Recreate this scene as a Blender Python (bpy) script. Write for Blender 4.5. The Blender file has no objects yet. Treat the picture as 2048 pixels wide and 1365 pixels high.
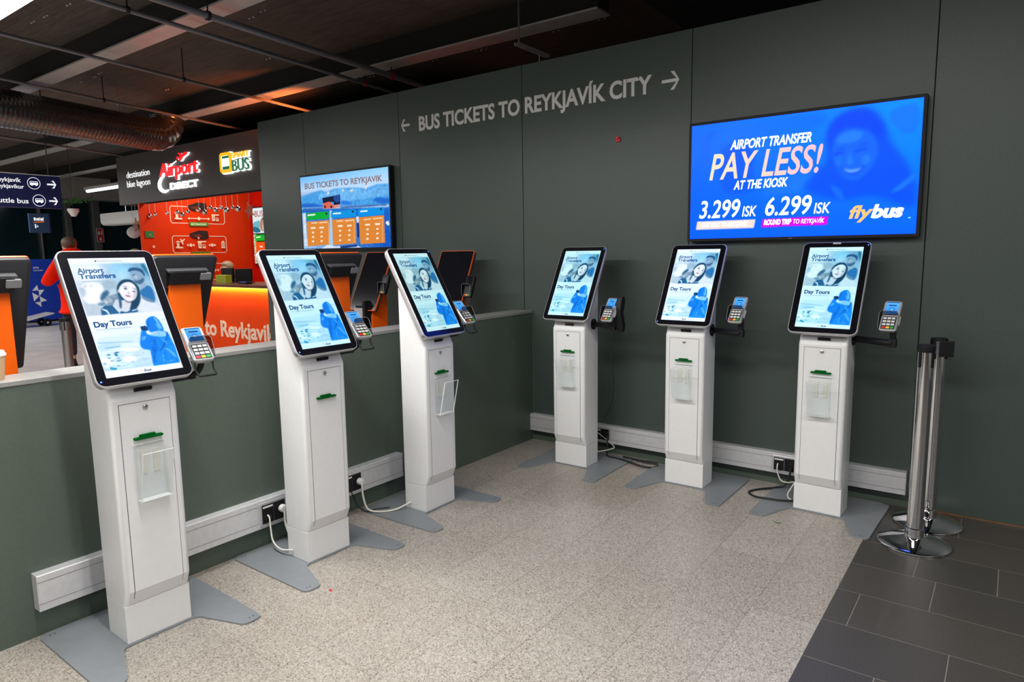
import bpy, math, random
import numpy as np
from mathutils import Vector, Matrix

random.seed(4)
SC = bpy.context.scene
COL = SC.collection
PI = math.pi

# ---------------------------------------------------------------- camera
cam_data = bpy.data.cameras.new('camera')
cam = bpy.data.objects.new('camera', cam_data)
COL.objects.link(cam)
cam_data.sensor_width = 36.0
cam_data.lens = 1351.235 * 36.0 / 2048.0
cam_data.clip_start = 0.05
cam_data.clip_end = 200
YAW, PITCH, ROLL = 0.64022, -0.13131, -0.01465
cam.matrix_world = (Matrix.Translation((2.94462, -4.22483, 1.45)) @ Matrix.Rotation(YAW, 4, 'Z')
                    @ Matrix.Rotation(PITCH, 4, 'X') @ Matrix.Rotation(PI / 2, 4, 'X') @ Matrix.Rotation(ROLL, 4, 'Z'))
SC.camera = cam

# ---------------------------------------------------------------- world, view, lights
world = bpy.data.worlds.new('world')
SC.world = world
world.use_nodes = True
world.node_tree.nodes['Background'].inputs[0].default_value = (0.75, 0.86, 1.0, 1)
world.node_tree.nodes['Background'].inputs[1].default_value = 0.02
SC.view_settings.view_transform = 'Standard'
SC.view_settings.look = 'None'
SC.view_settings.gamma = 1.0
SC.view_settings.use_curve_mapping = False
SC.view_settings.exposure = 0.0
SC.cycles.use_denoising = True
SC.cycles.max_bounces = 8
SC.cycles.transparent_max_bounces = 16
SC.cycles.caustics_reflective = False
SC.cycles.sample_clamp_indirect = 6


def area(name, loc, size, energy, color=(1, 1, 1), aim=(0, 0, -1), spread=PI):
    d = bpy.data.lights.new(name, 'AREA')
    d.shape = 'RECTANGLE'
    d.size, d.size_y = size
    d.energy = energy
    d.color = color
    d.spread = spread
    o = bpy.data.objects.new(name, d)
    COL.objects.link(o)
    o.location = loc
    o.rotation_euler = Vector(aim).to_track_quat('-Z', 'Y').to_euler()
    return o


NEUTRAL = (1.0, 0.985, 0.965)
COOL = (0.93, 0.97, 1.0)
# luminous faces of the suspended linear lamps (their housings are built further down)
LAMP_ROWS = [(-0.8, -3.0, 2.62, 3.4, 104), (2.0, -3.3, 3.2, 2.6, 62),
             (0.2, -5.6, 2.9, 3.0, 50), (5.6, -2.9, 2.9, 2.6, 80), (4.0, -5.6, 2.9, 3.0, 45), (2.0, -9.0, 2.9, 4.0, 50),
             (-5.2, -2.6, 2.95, 2.4, 60), (-8.6, -2.6, 2.95, 2.4, 85), (-12.5, -0.6, 2.95, 2.4, 90), (-12.5, -4.0, 2.95, 2.4, 70)]
for (lx, ly, lz, ll, e) in LAMP_ROWS:
    area('lamp_light', (lx, ly, lz - 0.032), (ll - 0.04, 0.11), e, NEUTRAL)
# booth: downlights under the fascia and the strip under the counter top
for bx in (-8.0, -7.2, -6.4, -5.6):
    area('booth_downlight', (bx, 1.9, 2.92), (0.18, 0.18), 20, (1.0, 0.86, 0.68), (-0.25, 0.25, -1))
area('beam_tint_light', (-3.15, 0.75, 2.68), (0.3, 0.4), 15, (1.0, 0.20, 0.04), (-1.7, 0.12, 0.76), 0.95)  # added orange light with no fixture, tints the ceiling beam


# ---------------------------------------------------------------- materials
def lin(c):
    if isinstance(c, str):
        c = c.lstrip('#')
        c = [int(c[i:i + 2], 16) / 255.0 for i in (0, 2, 4)]
        return tuple(x / 12.92 if x <= 0.04045 else ((x + 0.055) / 1.055) ** 2.4 for x in c)
    return tuple(c[:3])


def mat(name, col, rough=0.5, metal=0.0, spec=0.5, var=0.0, vscale=20.0, bump=0.0, bscale=200.0, coat=0.0):
    m = bpy.data.materials.new(name)
    m.use_nodes = True
    nt = m.node_tree
    b = nt.nodes['Principled BSDF']
    c = lin(col)
    b.inputs['Base Color'].default_value = (*c, 1)
    b.inputs['Roughness'].default_value = rough
    b.inputs['Metallic'].default_value = metal
    b.inputs['Specular IOR Level'].default_value = spec
    b.inputs['Coat Weight'].default_value = coat
    tc = nt.nodes.new('ShaderNodeTexCoord')
    if var:
        n = nt.nodes.new('ShaderNodeTexNoise')
        n.inputs['Scale'].default_value = vscale
        n.inputs['Detail'].default_value = 5
        nt.links.new(tc.outputs['Object'], n.inputs['Vector'])
        r = nt.nodes.new('ShaderNodeValToRGB')
        r.color_ramp.elements[0].position = 0.3
        r.color_ramp.elements[1].position = 0.7
        r.color_ramp.elements[0].color = (*[x * (1 - var) for x in c], 1)
        r.color_ramp.elements[1].color = (*[min(1, x * (1 + var)) for x in c], 1)
        nt.links.new(n.outputs['Fac'], r.inputs[0])
        nt.links.new(r.outputs[0], b.inputs['Base Color'])
    if bump:
        n2 = nt.nodes.new('ShaderNodeTexNoise')
        n2.inputs['Scale'].default_value = bscale
        n2.inputs['Detail'].default_value = 2
        nt.links.new(tc.outputs['Object'], n2.inputs['Vector'])
        bp = nt.nodes.new('ShaderNodeBump')
        bp.inputs['Strength'].default_value = bump
        bp.inputs['Distance'].default_value = 0.002
        nt.links.new(n2.outputs['Fac'], bp.inputs['Height'])
        nt.links.new(bp.outputs[0], b.inputs['Normal'])
    return m


def emit(name, col, strength=1.0):
    m = bpy.data.materials.new(name)
    m.use_nodes = True
    b = m.node_tree.nodes['Principled BSDF']
    b.inputs['Base Color'].default_value = (0.01, 0.01, 0.01, 1)
    b.inputs['Roughness'].default_value = 0.4
    b.inputs['Emission Color'].default_value = (*lin(col), 1)
    b.inputs['Emission Strength'].default_value = strength
    return m


def attr_mat(name, strength=None, rough=0.5, tint=None):
    """colours from the mesh's own colour attribute: a lit screen (strength) or print (None)"""
    m = bpy.data.materials.new(name)
    m.use_nodes = True
    nt = m.node_tree
    b = nt.nodes['Principled BSDF']
    a = nt.nodes.new('ShaderNodeAttribute')
    a.attribute_name = 'Col'
    b.inputs['Roughness'].default_value = rough
    if strength is None:
        nt.links.new(a.outputs['Color'], b.inputs['Base Color'])
    else:
        b.inputs['Base Color'].default_value = (0.005, 0.005, 0.006, 1)
        b.inputs['Specular IOR Level'].default_value = 0.06
        b.inputs['Roughness'].default_value = 0.25
        src = a.outputs['Color']
        if tint:
            mx = nt.nodes.new('ShaderNodeMix')
            mx.data_type = 'RGBA'
            mx.blend_type = 'MULTIPLY'
            mx.inputs[0].default_value = 1
            nt.links.new(src, mx.inputs[6])
            mx.inputs[7].default_value = (*tint, 1)
            src = mx.outputs[2]
        nt.links.new(src, b.inputs['Emission Color'])
        b.inputs['Emission Strength'].default_value = strength
    return m


def clear_mat(name, tint, gloss=0.1, body=0.0, body_col='#ffffff', rough=0.03):
    """thin clear or tinted plastic: straight-through transparency, a glossy skin and a little body colour"""
    m = bpy.data.materials.new(name)
    m.use_nodes = True
    nt = m.node_tree
    nt.nodes.remove(nt.nodes['Principled BSDF'])
    out = nt.nodes['Material Output']
    t = nt.nodes.new('ShaderNodeBsdfTransparent')
    t.inputs[0].default_value = (*lin(tint), 1)
    d = nt.nodes.new('ShaderNodeBsdfDiffuse')
    d.inputs[0].default_value = (*lin(body_col), 1)
    g = nt.nodes.new('ShaderNodeBsdfGlossy')
    g.inputs['Roughness'].default_value = rough
    m1 = nt.nodes.new('ShaderNodeMixShader')
    m1.inputs[0].default_value = body
    m2 = nt.nodes.new('ShaderNodeMixShader')
    fr = nt.nodes.new('ShaderNodeLayerWeight')
    fr.inputs[0].default_value = 0.12
    mul = nt.nodes.new('ShaderNodeMath')
    mul.operation = 'MULTIPLY'
    mul.inputs[1].default_value = gloss * 5
    nt.links.new(fr.outputs['Fresnel'], mul.inputs[0])
    mul.use_clamp = True
    nt.links.new(t.outputs[0], m1.inputs[1])
    nt.links.new(d.outputs[0], m1.inputs[2])
    nt.links.new(m1.outputs[0], m2.inputs[1])
    nt.links.new(g.outputs[0], m2.inputs[2])
    nt.links.new(mul.outputs[0], m2.inputs[0])
    nt.links.new(m2.outputs[0], out.inputs[0])
    return m


def N(nt, typ, **kw):
    n = nt.nodes.new(typ)
    for k, v in kw.items():
        setattr(n, k, v)
    return n


def terrazzo_mat():
    m = bpy.data.materials.new('terrazzo_tile')
    m.use_nodes = True
    nt = m.node_tree
    b = nt.nodes['Principled BSDF']
    tc = N(nt, 'ShaderNodeTexCoord')
    # speckle
    vo = N(nt, 'ShaderNodeTexVoronoi')
    vo.inputs['Scale'].default_value = 250
    nt.links.new(tc.outputs['Object'], vo.inputs['Vector'])
    cr = N(nt, 'ShaderNodeValToRGB')
    cr.color_ramp.interpolation = 'CONSTANT'
    e = cr.color_ramp.elements
    e[0].position = 0.0
    e[0].color = (0.15, 0.132, 0.115, 1)
    e[1].position = 0.085
    e[1].color = (0.30, 0.27, 0.235, 1)
    for p, c in ((0.27, (0.385, 0.35, 0.305, 1)), (0.60, (0.50, 0.465, 0.415, 1)), (0.86, (0.335, 0.30, 0.255, 1))):
        x = e.new(p)
        x.color = c
    sep = N(nt, 'ShaderNodeSeparateColor')
    nt.links.new(vo.outputs['Color'], sep.inputs[0])
    nt.links.new(sep.outputs[0], cr.inputs[0])
    # tiles: courses along y
    mp = N(nt, 'ShaderNodeMapping')
    mp.inputs['Rotation'].default_value = (0, 0, PI / 2)
    mp.inputs['Location'].default_value = (0.11, 0.275, 0)
    nt.links.new(tc.outputs['Object'], mp.inputs['Vector'])
    br = N(nt, 'ShaderNodeTexBrick')
    br.offset = 0.25
    br.inputs['Scale'].default_value = 1
    br.inputs['Mortar Size'].default_value = 0.0018
    br.inputs['Mortar Smooth'].default_value = 0.0
    br.inputs['Brick Width'].default_value = 0.61
    br.inputs['Row Height'].default_value = 0.3055
    br.inputs['Color1'].default_value = (0.86, 0.85, 0.835, 1)
    br.inputs['Color2'].default_value = (0.985, 0.99, 1.0, 1)
    br.inputs['Mortar'].default_value = (0.66, 0.61, 0.57, 1)
    nt.links.new(mp.outputs[0], br.inputs['Vector'])
    mx = N(nt, 'ShaderNodeMix', data_type='RGBA', blend_type='MULTIPLY')
    mx.inputs[0].default_value = 1
    nt.links.new(cr.outputs[0], mx.inputs[6])
    nt.links.new(br.outputs['Color'], mx.inputs[7])
    nt.links.new(mx.outputs[2], b.inputs['Base Color'])
    b.inputs['Roughness'].default_value = 0.38
    b.inputs['Specular IOR Level'].default_value = 0.4
    return m


def slate_mat():
    m = bpy.data.materials.new('slate_tile')
    m.use_nodes = True
    nt = m.node_tree
    b = nt.nodes['Principled BSDF']
    g = N(nt, 'ShaderNodeNewGeometry')
    tc = N(nt, 'ShaderNodeTexCoord')
    n1 = N(nt, 'ShaderNodeTexNoise')
    n1.inputs['Scale'].default_value = 260
    n1.inputs['Detail'].default_value = 4
    nt.links.new(tc.outputs['Object'], n1.inputs['Vector'])
    r1 = N(nt, 'ShaderNodeValToRGB')
    r1.color_ramp.elements[0].position = 0.33
    r1.color_ramp.elements[1].position = 0.68
    r1.color_ramp.elements[0].color = (0.030, 0.028, 0.025, 1)
    r1.color_ramp.elements[1].color = (0.088, 0.083, 0.076, 1)
    nt.links.new(n1.outputs['Fac'], r1.inputs[0])
    r2 = N(nt, 'ShaderNodeValToRGB')
    r2.color_ramp.elements[0].color = (0.84, 0.84, 0.84, 1)
    r2.color_ramp.elements[1].color = (1.15, 1.06, 1.0, 1)
    nt.links.new(g.outputs['Random Per Island'], r2.inputs[0])
    mx = N(nt, 'ShaderNodeMix', data_type='RGBA', blend_type='MULTIPLY')
    mx.inputs[0].default_value = 1
    nt.links.new(r1.outputs[0], mx.inputs[6])
    nt.links.new(r2.outputs[0], mx.inputs[7])
    nt.links.new(mx.outputs[2], b.inputs['Base Color'])
    b.inputs['Roughness'].default_value = 0.42
    return m


def board_mat():
    """dark brown ceiling boards with joints and fixings"""
    m = bpy.data.materials.new('ceiling_board')
    m.use_nodes = True
    nt = m.node_tree
    b = nt.nodes['Principled BSDF']
    tc = N(nt, 'ShaderNodeTexCoord')
    mp = N(nt, 'ShaderNodeMapping')
    mp.inputs['Scale'].default_value = (1.0, 9.0, 1.0)
    nt.links.new(tc.outputs['Object'], mp.inputs['Vector'])
    n1 = N(nt, 'ShaderNodeTexNoise')
    n1.inputs['Scale'].default_value = 3.5
    n1.inputs['Detail'].default_value = 8
    n1.inputs['Roughness'].default_value = 0.65
    nt.links.new(mp.outputs[0], n1.inputs['Vector'])
    r1 = N(nt, 'ShaderNodeValToRGB')
    r1.color_ramp.elements[0].position = 0.3
    r1.color_ramp.elements[1].position = 0.75
    r1.color_ramp.elements[0].color = (0.022, 0.016, 0.012, 1)
    r1.color_ramp.elements[1].color = (0.085, 0.063, 0.046, 1)
    nt.links.new(n1.outputs['Fac'], r1.inputs[0])
    br = N(nt, 'ShaderNodeTexBrick')
    br.offset = 0.5
    br.inputs['Scale'].default_value = 1
    br.inputs['Mortar Size'].default_value = 0.004
    br.inputs['Brick Width'].default_value = 2.4
    br.inputs['Row Height'].default_value = 0.6
    br.inputs['Color1'].default_value = (0.9, 0.9, 0.9, 1)
    br.inputs['Color2'].default_value = (1.1, 1.1, 1.1, 1)
    br.inputs['Mortar'].default_value = (0.4, 0.4, 0.4, 1)
    nt.links.new(tc.outputs['Object'], br.inputs['Vector'])
    mx = N(nt, 'ShaderNodeMix', data_type='RGBA', blend_type='MULTIPLY')
    mx.inputs[0].default_value = 1
    nt.links.new(r1.outputs[0], mx.inputs[6])
    nt.links.new(br.outputs['Color'], mx.inputs[7])
    nt.links.new(mx.outputs[2], b.inputs['Base Color'])
    b.inputs['Roughness'].default_value = 0.75
    return m


M = dict(
    wall=mat('green_grey_wall_panel', (0.052, 0.070, 0.063), 0.42, var=0.06, vscale=60, bump=0.05, bscale=420),
    gap=mat('dark_gap', (0.006, 0.006, 0.006), 0.9),
    half=mat('green_partition_laminate', (0.080, 0.104, 0.083), 0.38, var=0.05, vscale=50, bump=0.05, bscale=420),
    cap=mat('grey_laminate_cap', (0.25, 0.25, 0.24), 0.4, var=0.04, vscale=30),
    alu=mat('brushed_aluminium', (0.68, 0.68, 0.70), 0.42, metal=0.35, var=0.05, vscale=40),
    alu_line=mat('aluminium_joint', (0.2, 0.2, 0.21), 0.5, metal=0.4),
    kiosk=mat('white_powder_coat', (0.74, 0.745, 0.75), 0.36, var=0.015, vscale=30, bump=0.03, bscale=900),
    seam=mat('door_seam_shadow_gap', (0.08, 0.08, 0.085), 0.8),
    base=mat('grey_painted_steel', (0.205, 0.222, 0.238), 0.4, var=0.04, vscale=25),
    silver=mat('silver_plastic', (0.62, 0.62, 0.64), 0.3, metal=0.5, var=0.01),
    mback=mat('dark_grey_plastic', (0.024, 0.024, 0.027), 0.6, spec=0.25, var=0.05, vscale=80),
    glass=mat('black_screen_glass', (0.006, 0.006, 0.009), 0.11, spec=0.45, var=0.01),
    black=mat('black_plastic', (0.008, 0.008, 0.010), 0.5, spec=0.25, var=0.05, vscale=80),
    chrome=mat('polished_chrome', (0.80, 0.80, 0.82), 0.06, metal=1.0, var=0.01),
    steel=mat('satin_steel', (0.5, 0.5, 0.5), 0.3, metal=1.0, var=0.02),
    green=clear_mat('green_clear_plastic', '#38b058', 0.03, 0.5, '#12702e'),
    acrylic=clear_mat('clear_acrylic', '#fcfdfd', 0.035, 0.0),
    acrylic_lit_edge=clear_mat('acrylic_lit_edge', '#f6f8f8', 0.03, 0.5, '#ffffff'),
    rim=clear_mat('shield_edge', '#d8dade', 0.05, 0.5, '#b4b6ba'),
    tape=clear_mat('white_adhesive_pad', '#ffffff', 0.0, 0.45, '#f4f0e6'),
    smoke=clear_mat('smoked_plastic', '#8d8d92', 0.08, 0.1, '#1a1a1c'),
    led=emit('blue_indicator', '#3a6cff', 4.0),
    screen=attr_mat('lit_display', 1.12),
    lowscreen=attr_mat('lit_small_display', 1.0),
    tvscreen=attr_mat('lit_wall_display', 2.6),
    print=attr_mat('printed_graphic', None, 0.55),
    white_cable=mat('white_cable', (0.7, 0.68, 0.62), 0.45, var=0.02),
    black_cable=mat('black_cable', (0.01, 0.01, 0.01), 0.5, var=0.02),
    letter=mat('pale_grey_vinyl', (0.66, 0.66, 0.66), 0.5, var=0.01),
    orange=mat('orange_powder_coat', (0.84, 0.115, 0.002), 0.5, spec=0.2, var=0.02),
    orange_dark=mat('orange_rim', (0.80, 0.11, 0.01), 0.45, var=0.02),
    booth=mat('orange_red_booth_wall', (0.66, 0.034, 0.002), 0.55, spec=0.15, var=0.04, vscale=4),
    booth_red=mat('red_booth_wall', (0.55, 0.008, 0.002), 0.55, spec=0.15, var=0.04, vscale=4),
    fascia=mat('dark_grey_fascia', (0.062, 0.06, 0.062), 0.55, var=0.06, vscale=40),
    halo=emit('backlit_white', '#ffffff', 2.6),
    softhalo=emit('lit_white_letters', '#ffffff', 1.05),
    red_sign=emit('lit_red_letter', '#ff1a24', 1.0),
    green_sign=emit('lit_green_letter', '#0a8f5a', 0.5),
    yellow_sign=emit('lit_yellow_letter', '#ffb400', 1.15),
    beam=mat('pale_steel_flange', (0.50, 0.49, 0.47), 0.3, metal=0.25, var=0.08, vscale=6),
    web=mat('shade_black_beam_web', (0.008, 0.008, 0.008), 0.9),
    boards=board_mat(),
    ceil_unlit=mat('unlit_ceiling_black', (0.006, 0.006, 0.006), 0.95, var=0.1),
    pipe=mat('grey_pipe', (0.20, 0.20, 0.21), 0.4, metal=0.3, var=0.05),
    foil=mat('aluminium_foil_duct', (0.15, 0.152, 0.155), 0.2, metal=0.8, var=0.25, vscale=30, bump=0.5, bscale=45),
    lamp=emit('lamp_diffuser', '#fff8ee', 14.0),
    lamp_body=mat('white_lamp_housing', (0.7, 0.7, 0.7), 0.5),
    navy=mat('navy_sign_panel', (0.012, 0.014, 0.075), 0.35, var=0.05, vscale=4),
    signwhite=emit('white_lit_lettering', '#f2f6ff', 1.0),
    hall=mat('pale_grey_hall_floor', (0.55, 0.53, 0.50), 0.25, var=0.10, vscale=3),
    darkglass=mat('dark_window_glass', (0.006, 0.026, 0.032), 0.16, spec=0.6, var=0.3, vscale=0.7),  # teal put into the base colour stands in for reflections
    mullion=mat('grey_mullion', (0.20, 0.22, 0.22), 0.35, metal=0.5, var=0.03),
    atm=mat('blue_cash_machine', (0.008, 0.045, 0.42), 0.35, var=0.04),
    coat_red=mat('red_jacket', (0.9, 0.02, 0.003), 0.85, spec=0.1, var=0.06, bump=0.3, bscale=40),
    trousers=mat('dark_trousers', (0.012, 0.012, 0.022), 0.8, var=0.1, bump=0.2, bscale=60),
    skin=mat('skin', (0.56, 0.33, 0.24), 0.5, var=0.05),
    hair_brown=mat('brown_hair', (0.11, 0.06, 0.035), 0.55, var=0.4, vscale=90, bump=0.6, bscale=160),
    hair_grey=mat('grey_blond_hair', (0.36, 0.28, 0.2), 0.6, var=0.3, vscale=90, bump=0.6, bscale=160),
    coat_dark=mat('dark_jacket', (0.02, 0.022, 0.03), 0.8, var=0.1),
    tan=mat('kraft_paper_cup', (0.55, 0.36, 0.2), 0.7, var=0.03),
    white=mat('white_plastic', (0.75, 0.75, 0.74), 0.4, var=0.01),
    wood=mat('brown_wood_edge', (0.15, 0.08, 0.035), 0.6, var=0.2, vscale=20),
    counter_top=mat('dark_red_brown_worktop', (0.14, 0.04, 0.025), 0.35, var=0.15, vscale=10),
    counter=mat('orange_counter_panel', (0.85, 0.07, 0.003), 0.55, spec=0.15, var=0.03, vscale=3),
    strip=emit('warm_strip_light', '#ffb63c', 5.0),
    dgrey=mat('charcoal_metal', (0.09, 0.09, 0.095), 0.5, var=0.03),
    pgrey=mat('light_grey_printer_case', (0.33, 0.33, 0.34), 0.5, var=0.02),
    lime=mat('lime_green_card', (0.42, 0.5, 0.03), 0.5),
    red=mat('red_plastic', (0.6, 0.015, 0.02), 0.45),
    grey=mat('mid_grey_plastic', (0.2, 0.2, 0.21), 0.45, var=0.03),
    paleglass=clear_mat('ribbed_clear_glass', '#f2f2f4', 0.1, 0.45, '#ffffff'),
    star=clear_mat('translucent_star', '#f0d0c0', 0.06, 0.35, '#c8a090'),
    leaf=mat('green_leaf', (0.06, 0.2, 0.03), 0.5, var=0.3),
)


# ---------------------------------------------------------------- mesh helpers
MESH_CACHE = {}


class MB:
    def __init__(s):
        s.v, s.f, s.mi = [], [], []

    def add(s, vs, fs, mi=0):
        o = len(s.v)
        s.v += [tuple(p) for p in vs]
        s.f += [tuple(i + o for i in f) for f in fs]
        s.mi += [mi] * len(fs)
        return s

    def box(s, x0, x1, y0, y1, z0, z1, mi=0):
        return s.add([(x0, y0, z0), (x1, y0, z0), (x1, y1, z0), (x0, y1, z0), (x0, y0, z1), (x1, y0, z1), (x1, y1, z1), (x0, y1, z1)],
                     [(3, 2, 1, 0), (4, 5, 6, 7), (0, 1, 5, 4), (1, 2, 6, 5), (2, 3, 7, 6), (3, 0, 4, 7)], mi)

    def loft(s, secs, mi=0, cap=True):
        n = len(secs[0])
        vs = [p for sec in secs for p in sec]
        fs = []
        for k in range(len(secs) - 1):
            for i in range(n):
                j = (i + 1) % n
                fs.append((k * n + i, k * n + j, (k + 1) * n + j, (k + 1) * n + i))
        if cap:
            fs.append(tuple(range(n - 1, -1, -1)))
            fs.append(tuple(range((len(secs) - 1) * n, len(secs) * n)))
        return s.add(vs, fs, mi)

    def prism(s, pts, fn, h0, h1, mi=0):
        """pts: 2D outline (counter-clockwise seen from +h); fn(a, b, h) -> 3D"""
        return s.loft([[fn(a, b, h0) for a, b in pts], [fn(a, b, h1) for a, b in pts]], mi)

    def tube(s, path, r, n=10, mi=0, radii=None):
        path = [Vector(p) for p in path]
        up = Vector((0.13, 0.27, 0.95))
        secs = []
        prev = None
        for i, p in enumerate(path):
            a = path[max(i - 1, 0)]
            b = path[min(i + 1, len(path) - 1)]
            t = (b - a).normalized()
            if prev is None:
                x = t.cross(up)
                if x.length < 1e-3:
                    x = t.cross(Vector((1, 0, 0)))
                x.normalize()
            else:
                x = (prev - t * prev.dot(t)).normalized()
            prev = x
            y = t.cross(x)
            rr = radii[i] if radii else r
            secs.append([p + (x * math.cos(2 * PI * k / n) + y * math.sin(2 * PI * k / n)) * rr for k in range(n)])
        return s.loft(secs, mi)

    def lathe(s, prof, c=(0, 0, 0), n=32, mi=0, axis='z'):
        secs = []
        for r, z in prof:
            ring = []
            for k in range(n):
                a = 2 * PI * k / n
                p = (r * math.cos(a), r * math.sin(a), z)
                if axis == 'x':
                    p = (p[2], p[0], p[1])
                elif axis == 'y':
                    p = (p[1], -p[2], p[0])
                ring.append((p[0] + c[0], p[1] + c[1], p[2] + c[2]))
            secs.append(ring)
        return s.loft(secs, mi)

    def ball(s, c, r, n=20, m=12, mi=0, sc=(1, 1, 1)):
        prof = [(max(1e-4, r * math.sin(PI * k / m)), -r * math.cos(PI * k / m)) for k in range(m + 1)]
        o = len(s.v)
        s.lathe(prof, (0, 0, 0), n, mi)
        s.v[o:] = [(p[0] * sc[0] + c[0], p[1] * sc[1] + c[1], p[2] * sc[2] + c[2]) for p in s.v[o:]]
        return s

    def xf(s, fn):
        s.v = [tuple(fn(Vector(p))) for p in s.v]
        return s

    def build(s, name, mats, parent=None, smooth=35, bevel=0, key=None, loc=None):
        if not isinstance(mats, (list, tuple)):
            mats = [mats]
        if key and key in MESH_CACHE:
            me = MESH_CACHE[key]
        else:
            me = bpy.data.meshes.new(name)
            me.from_pydata(s.v, [], s.f)
            me.polygons.foreach_set('material_index', s.mi)
            for m in mats:
                me.materials.append(m)
            me.update()
            if smooth:
                me.polygons.foreach_set('use_smooth', [True] * len(me.polygons))
                me.set_sharp_from_angle(angle=math.radians(smooth))
            if key:
                MESH_CACHE[key] = me
        o = bpy.data.objects.new(name, me)
        COL.objects.link(o)
        if parent:
            o.parent = parent
        if loc:
            o.location = loc
        if bevel:
            b = o.modifiers.new('bevel', 'BEVEL')
            b.width = bevel
            b.segments = 2
            b.limit_method = 'ANGLE'
            b.angle_limit = math.radians(40)
            b.harden_normals = False
        return o


def tag(o, label, cat, group=None, kind=None):
    if kind:
        o['kind'] = kind
    if label:
        o['label'] = label
    if cat:
        o['category'] = cat
    if group:
        o['group'] = group
    return o


def struct(o, label=None):
    o['kind'] = 'structure'
    if label:
        o['label'] = label
    return o


def thing(name, label, cat, loc=(0, 0, 0), rz=0.0, group=None):
    o = bpy.data.objects.new(name, None)
    o.empty_display_size = 0.1
    COL.objects.link(o)
    o.location = loc
    o.rotation_euler = (0, 0, rz)
    return tag(o, label, cat, group)


def kids(o):
    return [c for c in bpy.data.objects if c.parent == o]


def dup(o, parent=None):
    c = o.copy()
    COL.objects.link(c)
    if parent:
        c.parent = parent
    for ch in kids(o):
        dup(ch, c)
    return c


def roundpoly(pts, n=5):
    """pts: (x, y, r): polygon with rounded corners"""
    out = []
    L = len(pts)
    for i in range(L):
        x, y, r = pts[i]
        p = Vector((x, y))
        a = Vector(pts[i - 1][:2])
        b = Vector(pts[(i + 1) % L][:2])
        if r <= 0:
            out.append((x, y))
            continue
        d1 = (a - p).normalized()
        d2 = (b - p).normalized()
        ang = d1.angle(d2)
        t = min(r / math.tan(ang / 2), (a - p).length * 0.49, (b - p).length * 0.49)
        rr = t * math.tan(ang / 2)
        c = p + (d1 + d2).normalized() * (rr / math.sin(ang / 2))
        s0 = (p + d1 * t) - c
        s1 = (p + d2 * t) - c
        a0 = math.atan2(s0.y, s0.x)
        da = math.atan2(s1.y, s1.x) - a0
        while da > PI:
            da -= 2 * PI
        while da < -PI:
            da += 2 * PI
        for k in range(n + 1):
            t_ = a0 + da * k / n
            out.append((c.x + rr * math.cos(t_), c.y + rr * math.sin(t_)))
    return out


def rrect(w, h, r, n=5):
    return roundpoly([(-w / 2, -h / 2, r), (w / 2, -h / 2, r), (w / 2, h / 2, r), (-w / 2, h / 2, r)], n)


def chaikin(pts, it=2):
    for _ in range(it):
        q = []
        for i in range(len(pts)):
            a, b = pts[i], pts[(i + 1) % len(pts)]
            q.append((a[0] * .75 + b[0] * .25, a[1] * .75 + b[1] * .25))
            q.append((a[0] * .25 + b[0] * .75, a[1] * .25 + b[1] * .75))
        pts = q
    return pts


# ---------------------------------------------------------------- lettering
TEXT_CACHE = {}


def text2d(s, bold=0.0, shear=0.0):
    """filled outlines of a string as (verts2d, faces), cap height about 0.7"""
    k = (s, bold, shear)
    if k in TEXT_CACHE:
        return TEXT_CACHE[k]
    cu = bpy.data.curves.new('text', 'FONT')
    cu.body = s
    cu.size = 1.0
    cu.offset = bold
    cu.shear = shear
    cu.fill_mode = 'FRONT'
    cu.resolution_u = 4
    o = bpy.data.objects.new('text', cu)
    COL.objects.link(o)
    dg = bpy.context.evaluated_depsgraph_get()
    me = bpy.data.meshes.new_from_object(o.evaluated_get(dg))
    vs = [(v.co.x, v.co.y) for v in me.vertices]
    fs = [tuple(p.vertices) for p in me.polygons]
    bpy.data.objects.remove(o)
    bpy.data.curves.remove(cu)
    bpy.data.meshes.remove(me)
    TEXT_CACHE[k] = (vs, fs)
    return vs, fs


CAP = 0.715


def text_fit(s, x0, x1, base, cap, bold=0.0, shear=0.0, aspect=1.0):
    """place a string so that it spans x0..x1, standing on base with capitals `cap` high"""
    vs, fs = text2d(s, bold, shear)
    a = min(p[0] for p in vs)
    b = max(p[0] for p in vs)
    k = (x1 - x0) / (b - a)
    return [(x0 + (p[0] - a) * k, base + p[1] * cap / CAP) for p in vs], fs


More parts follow.
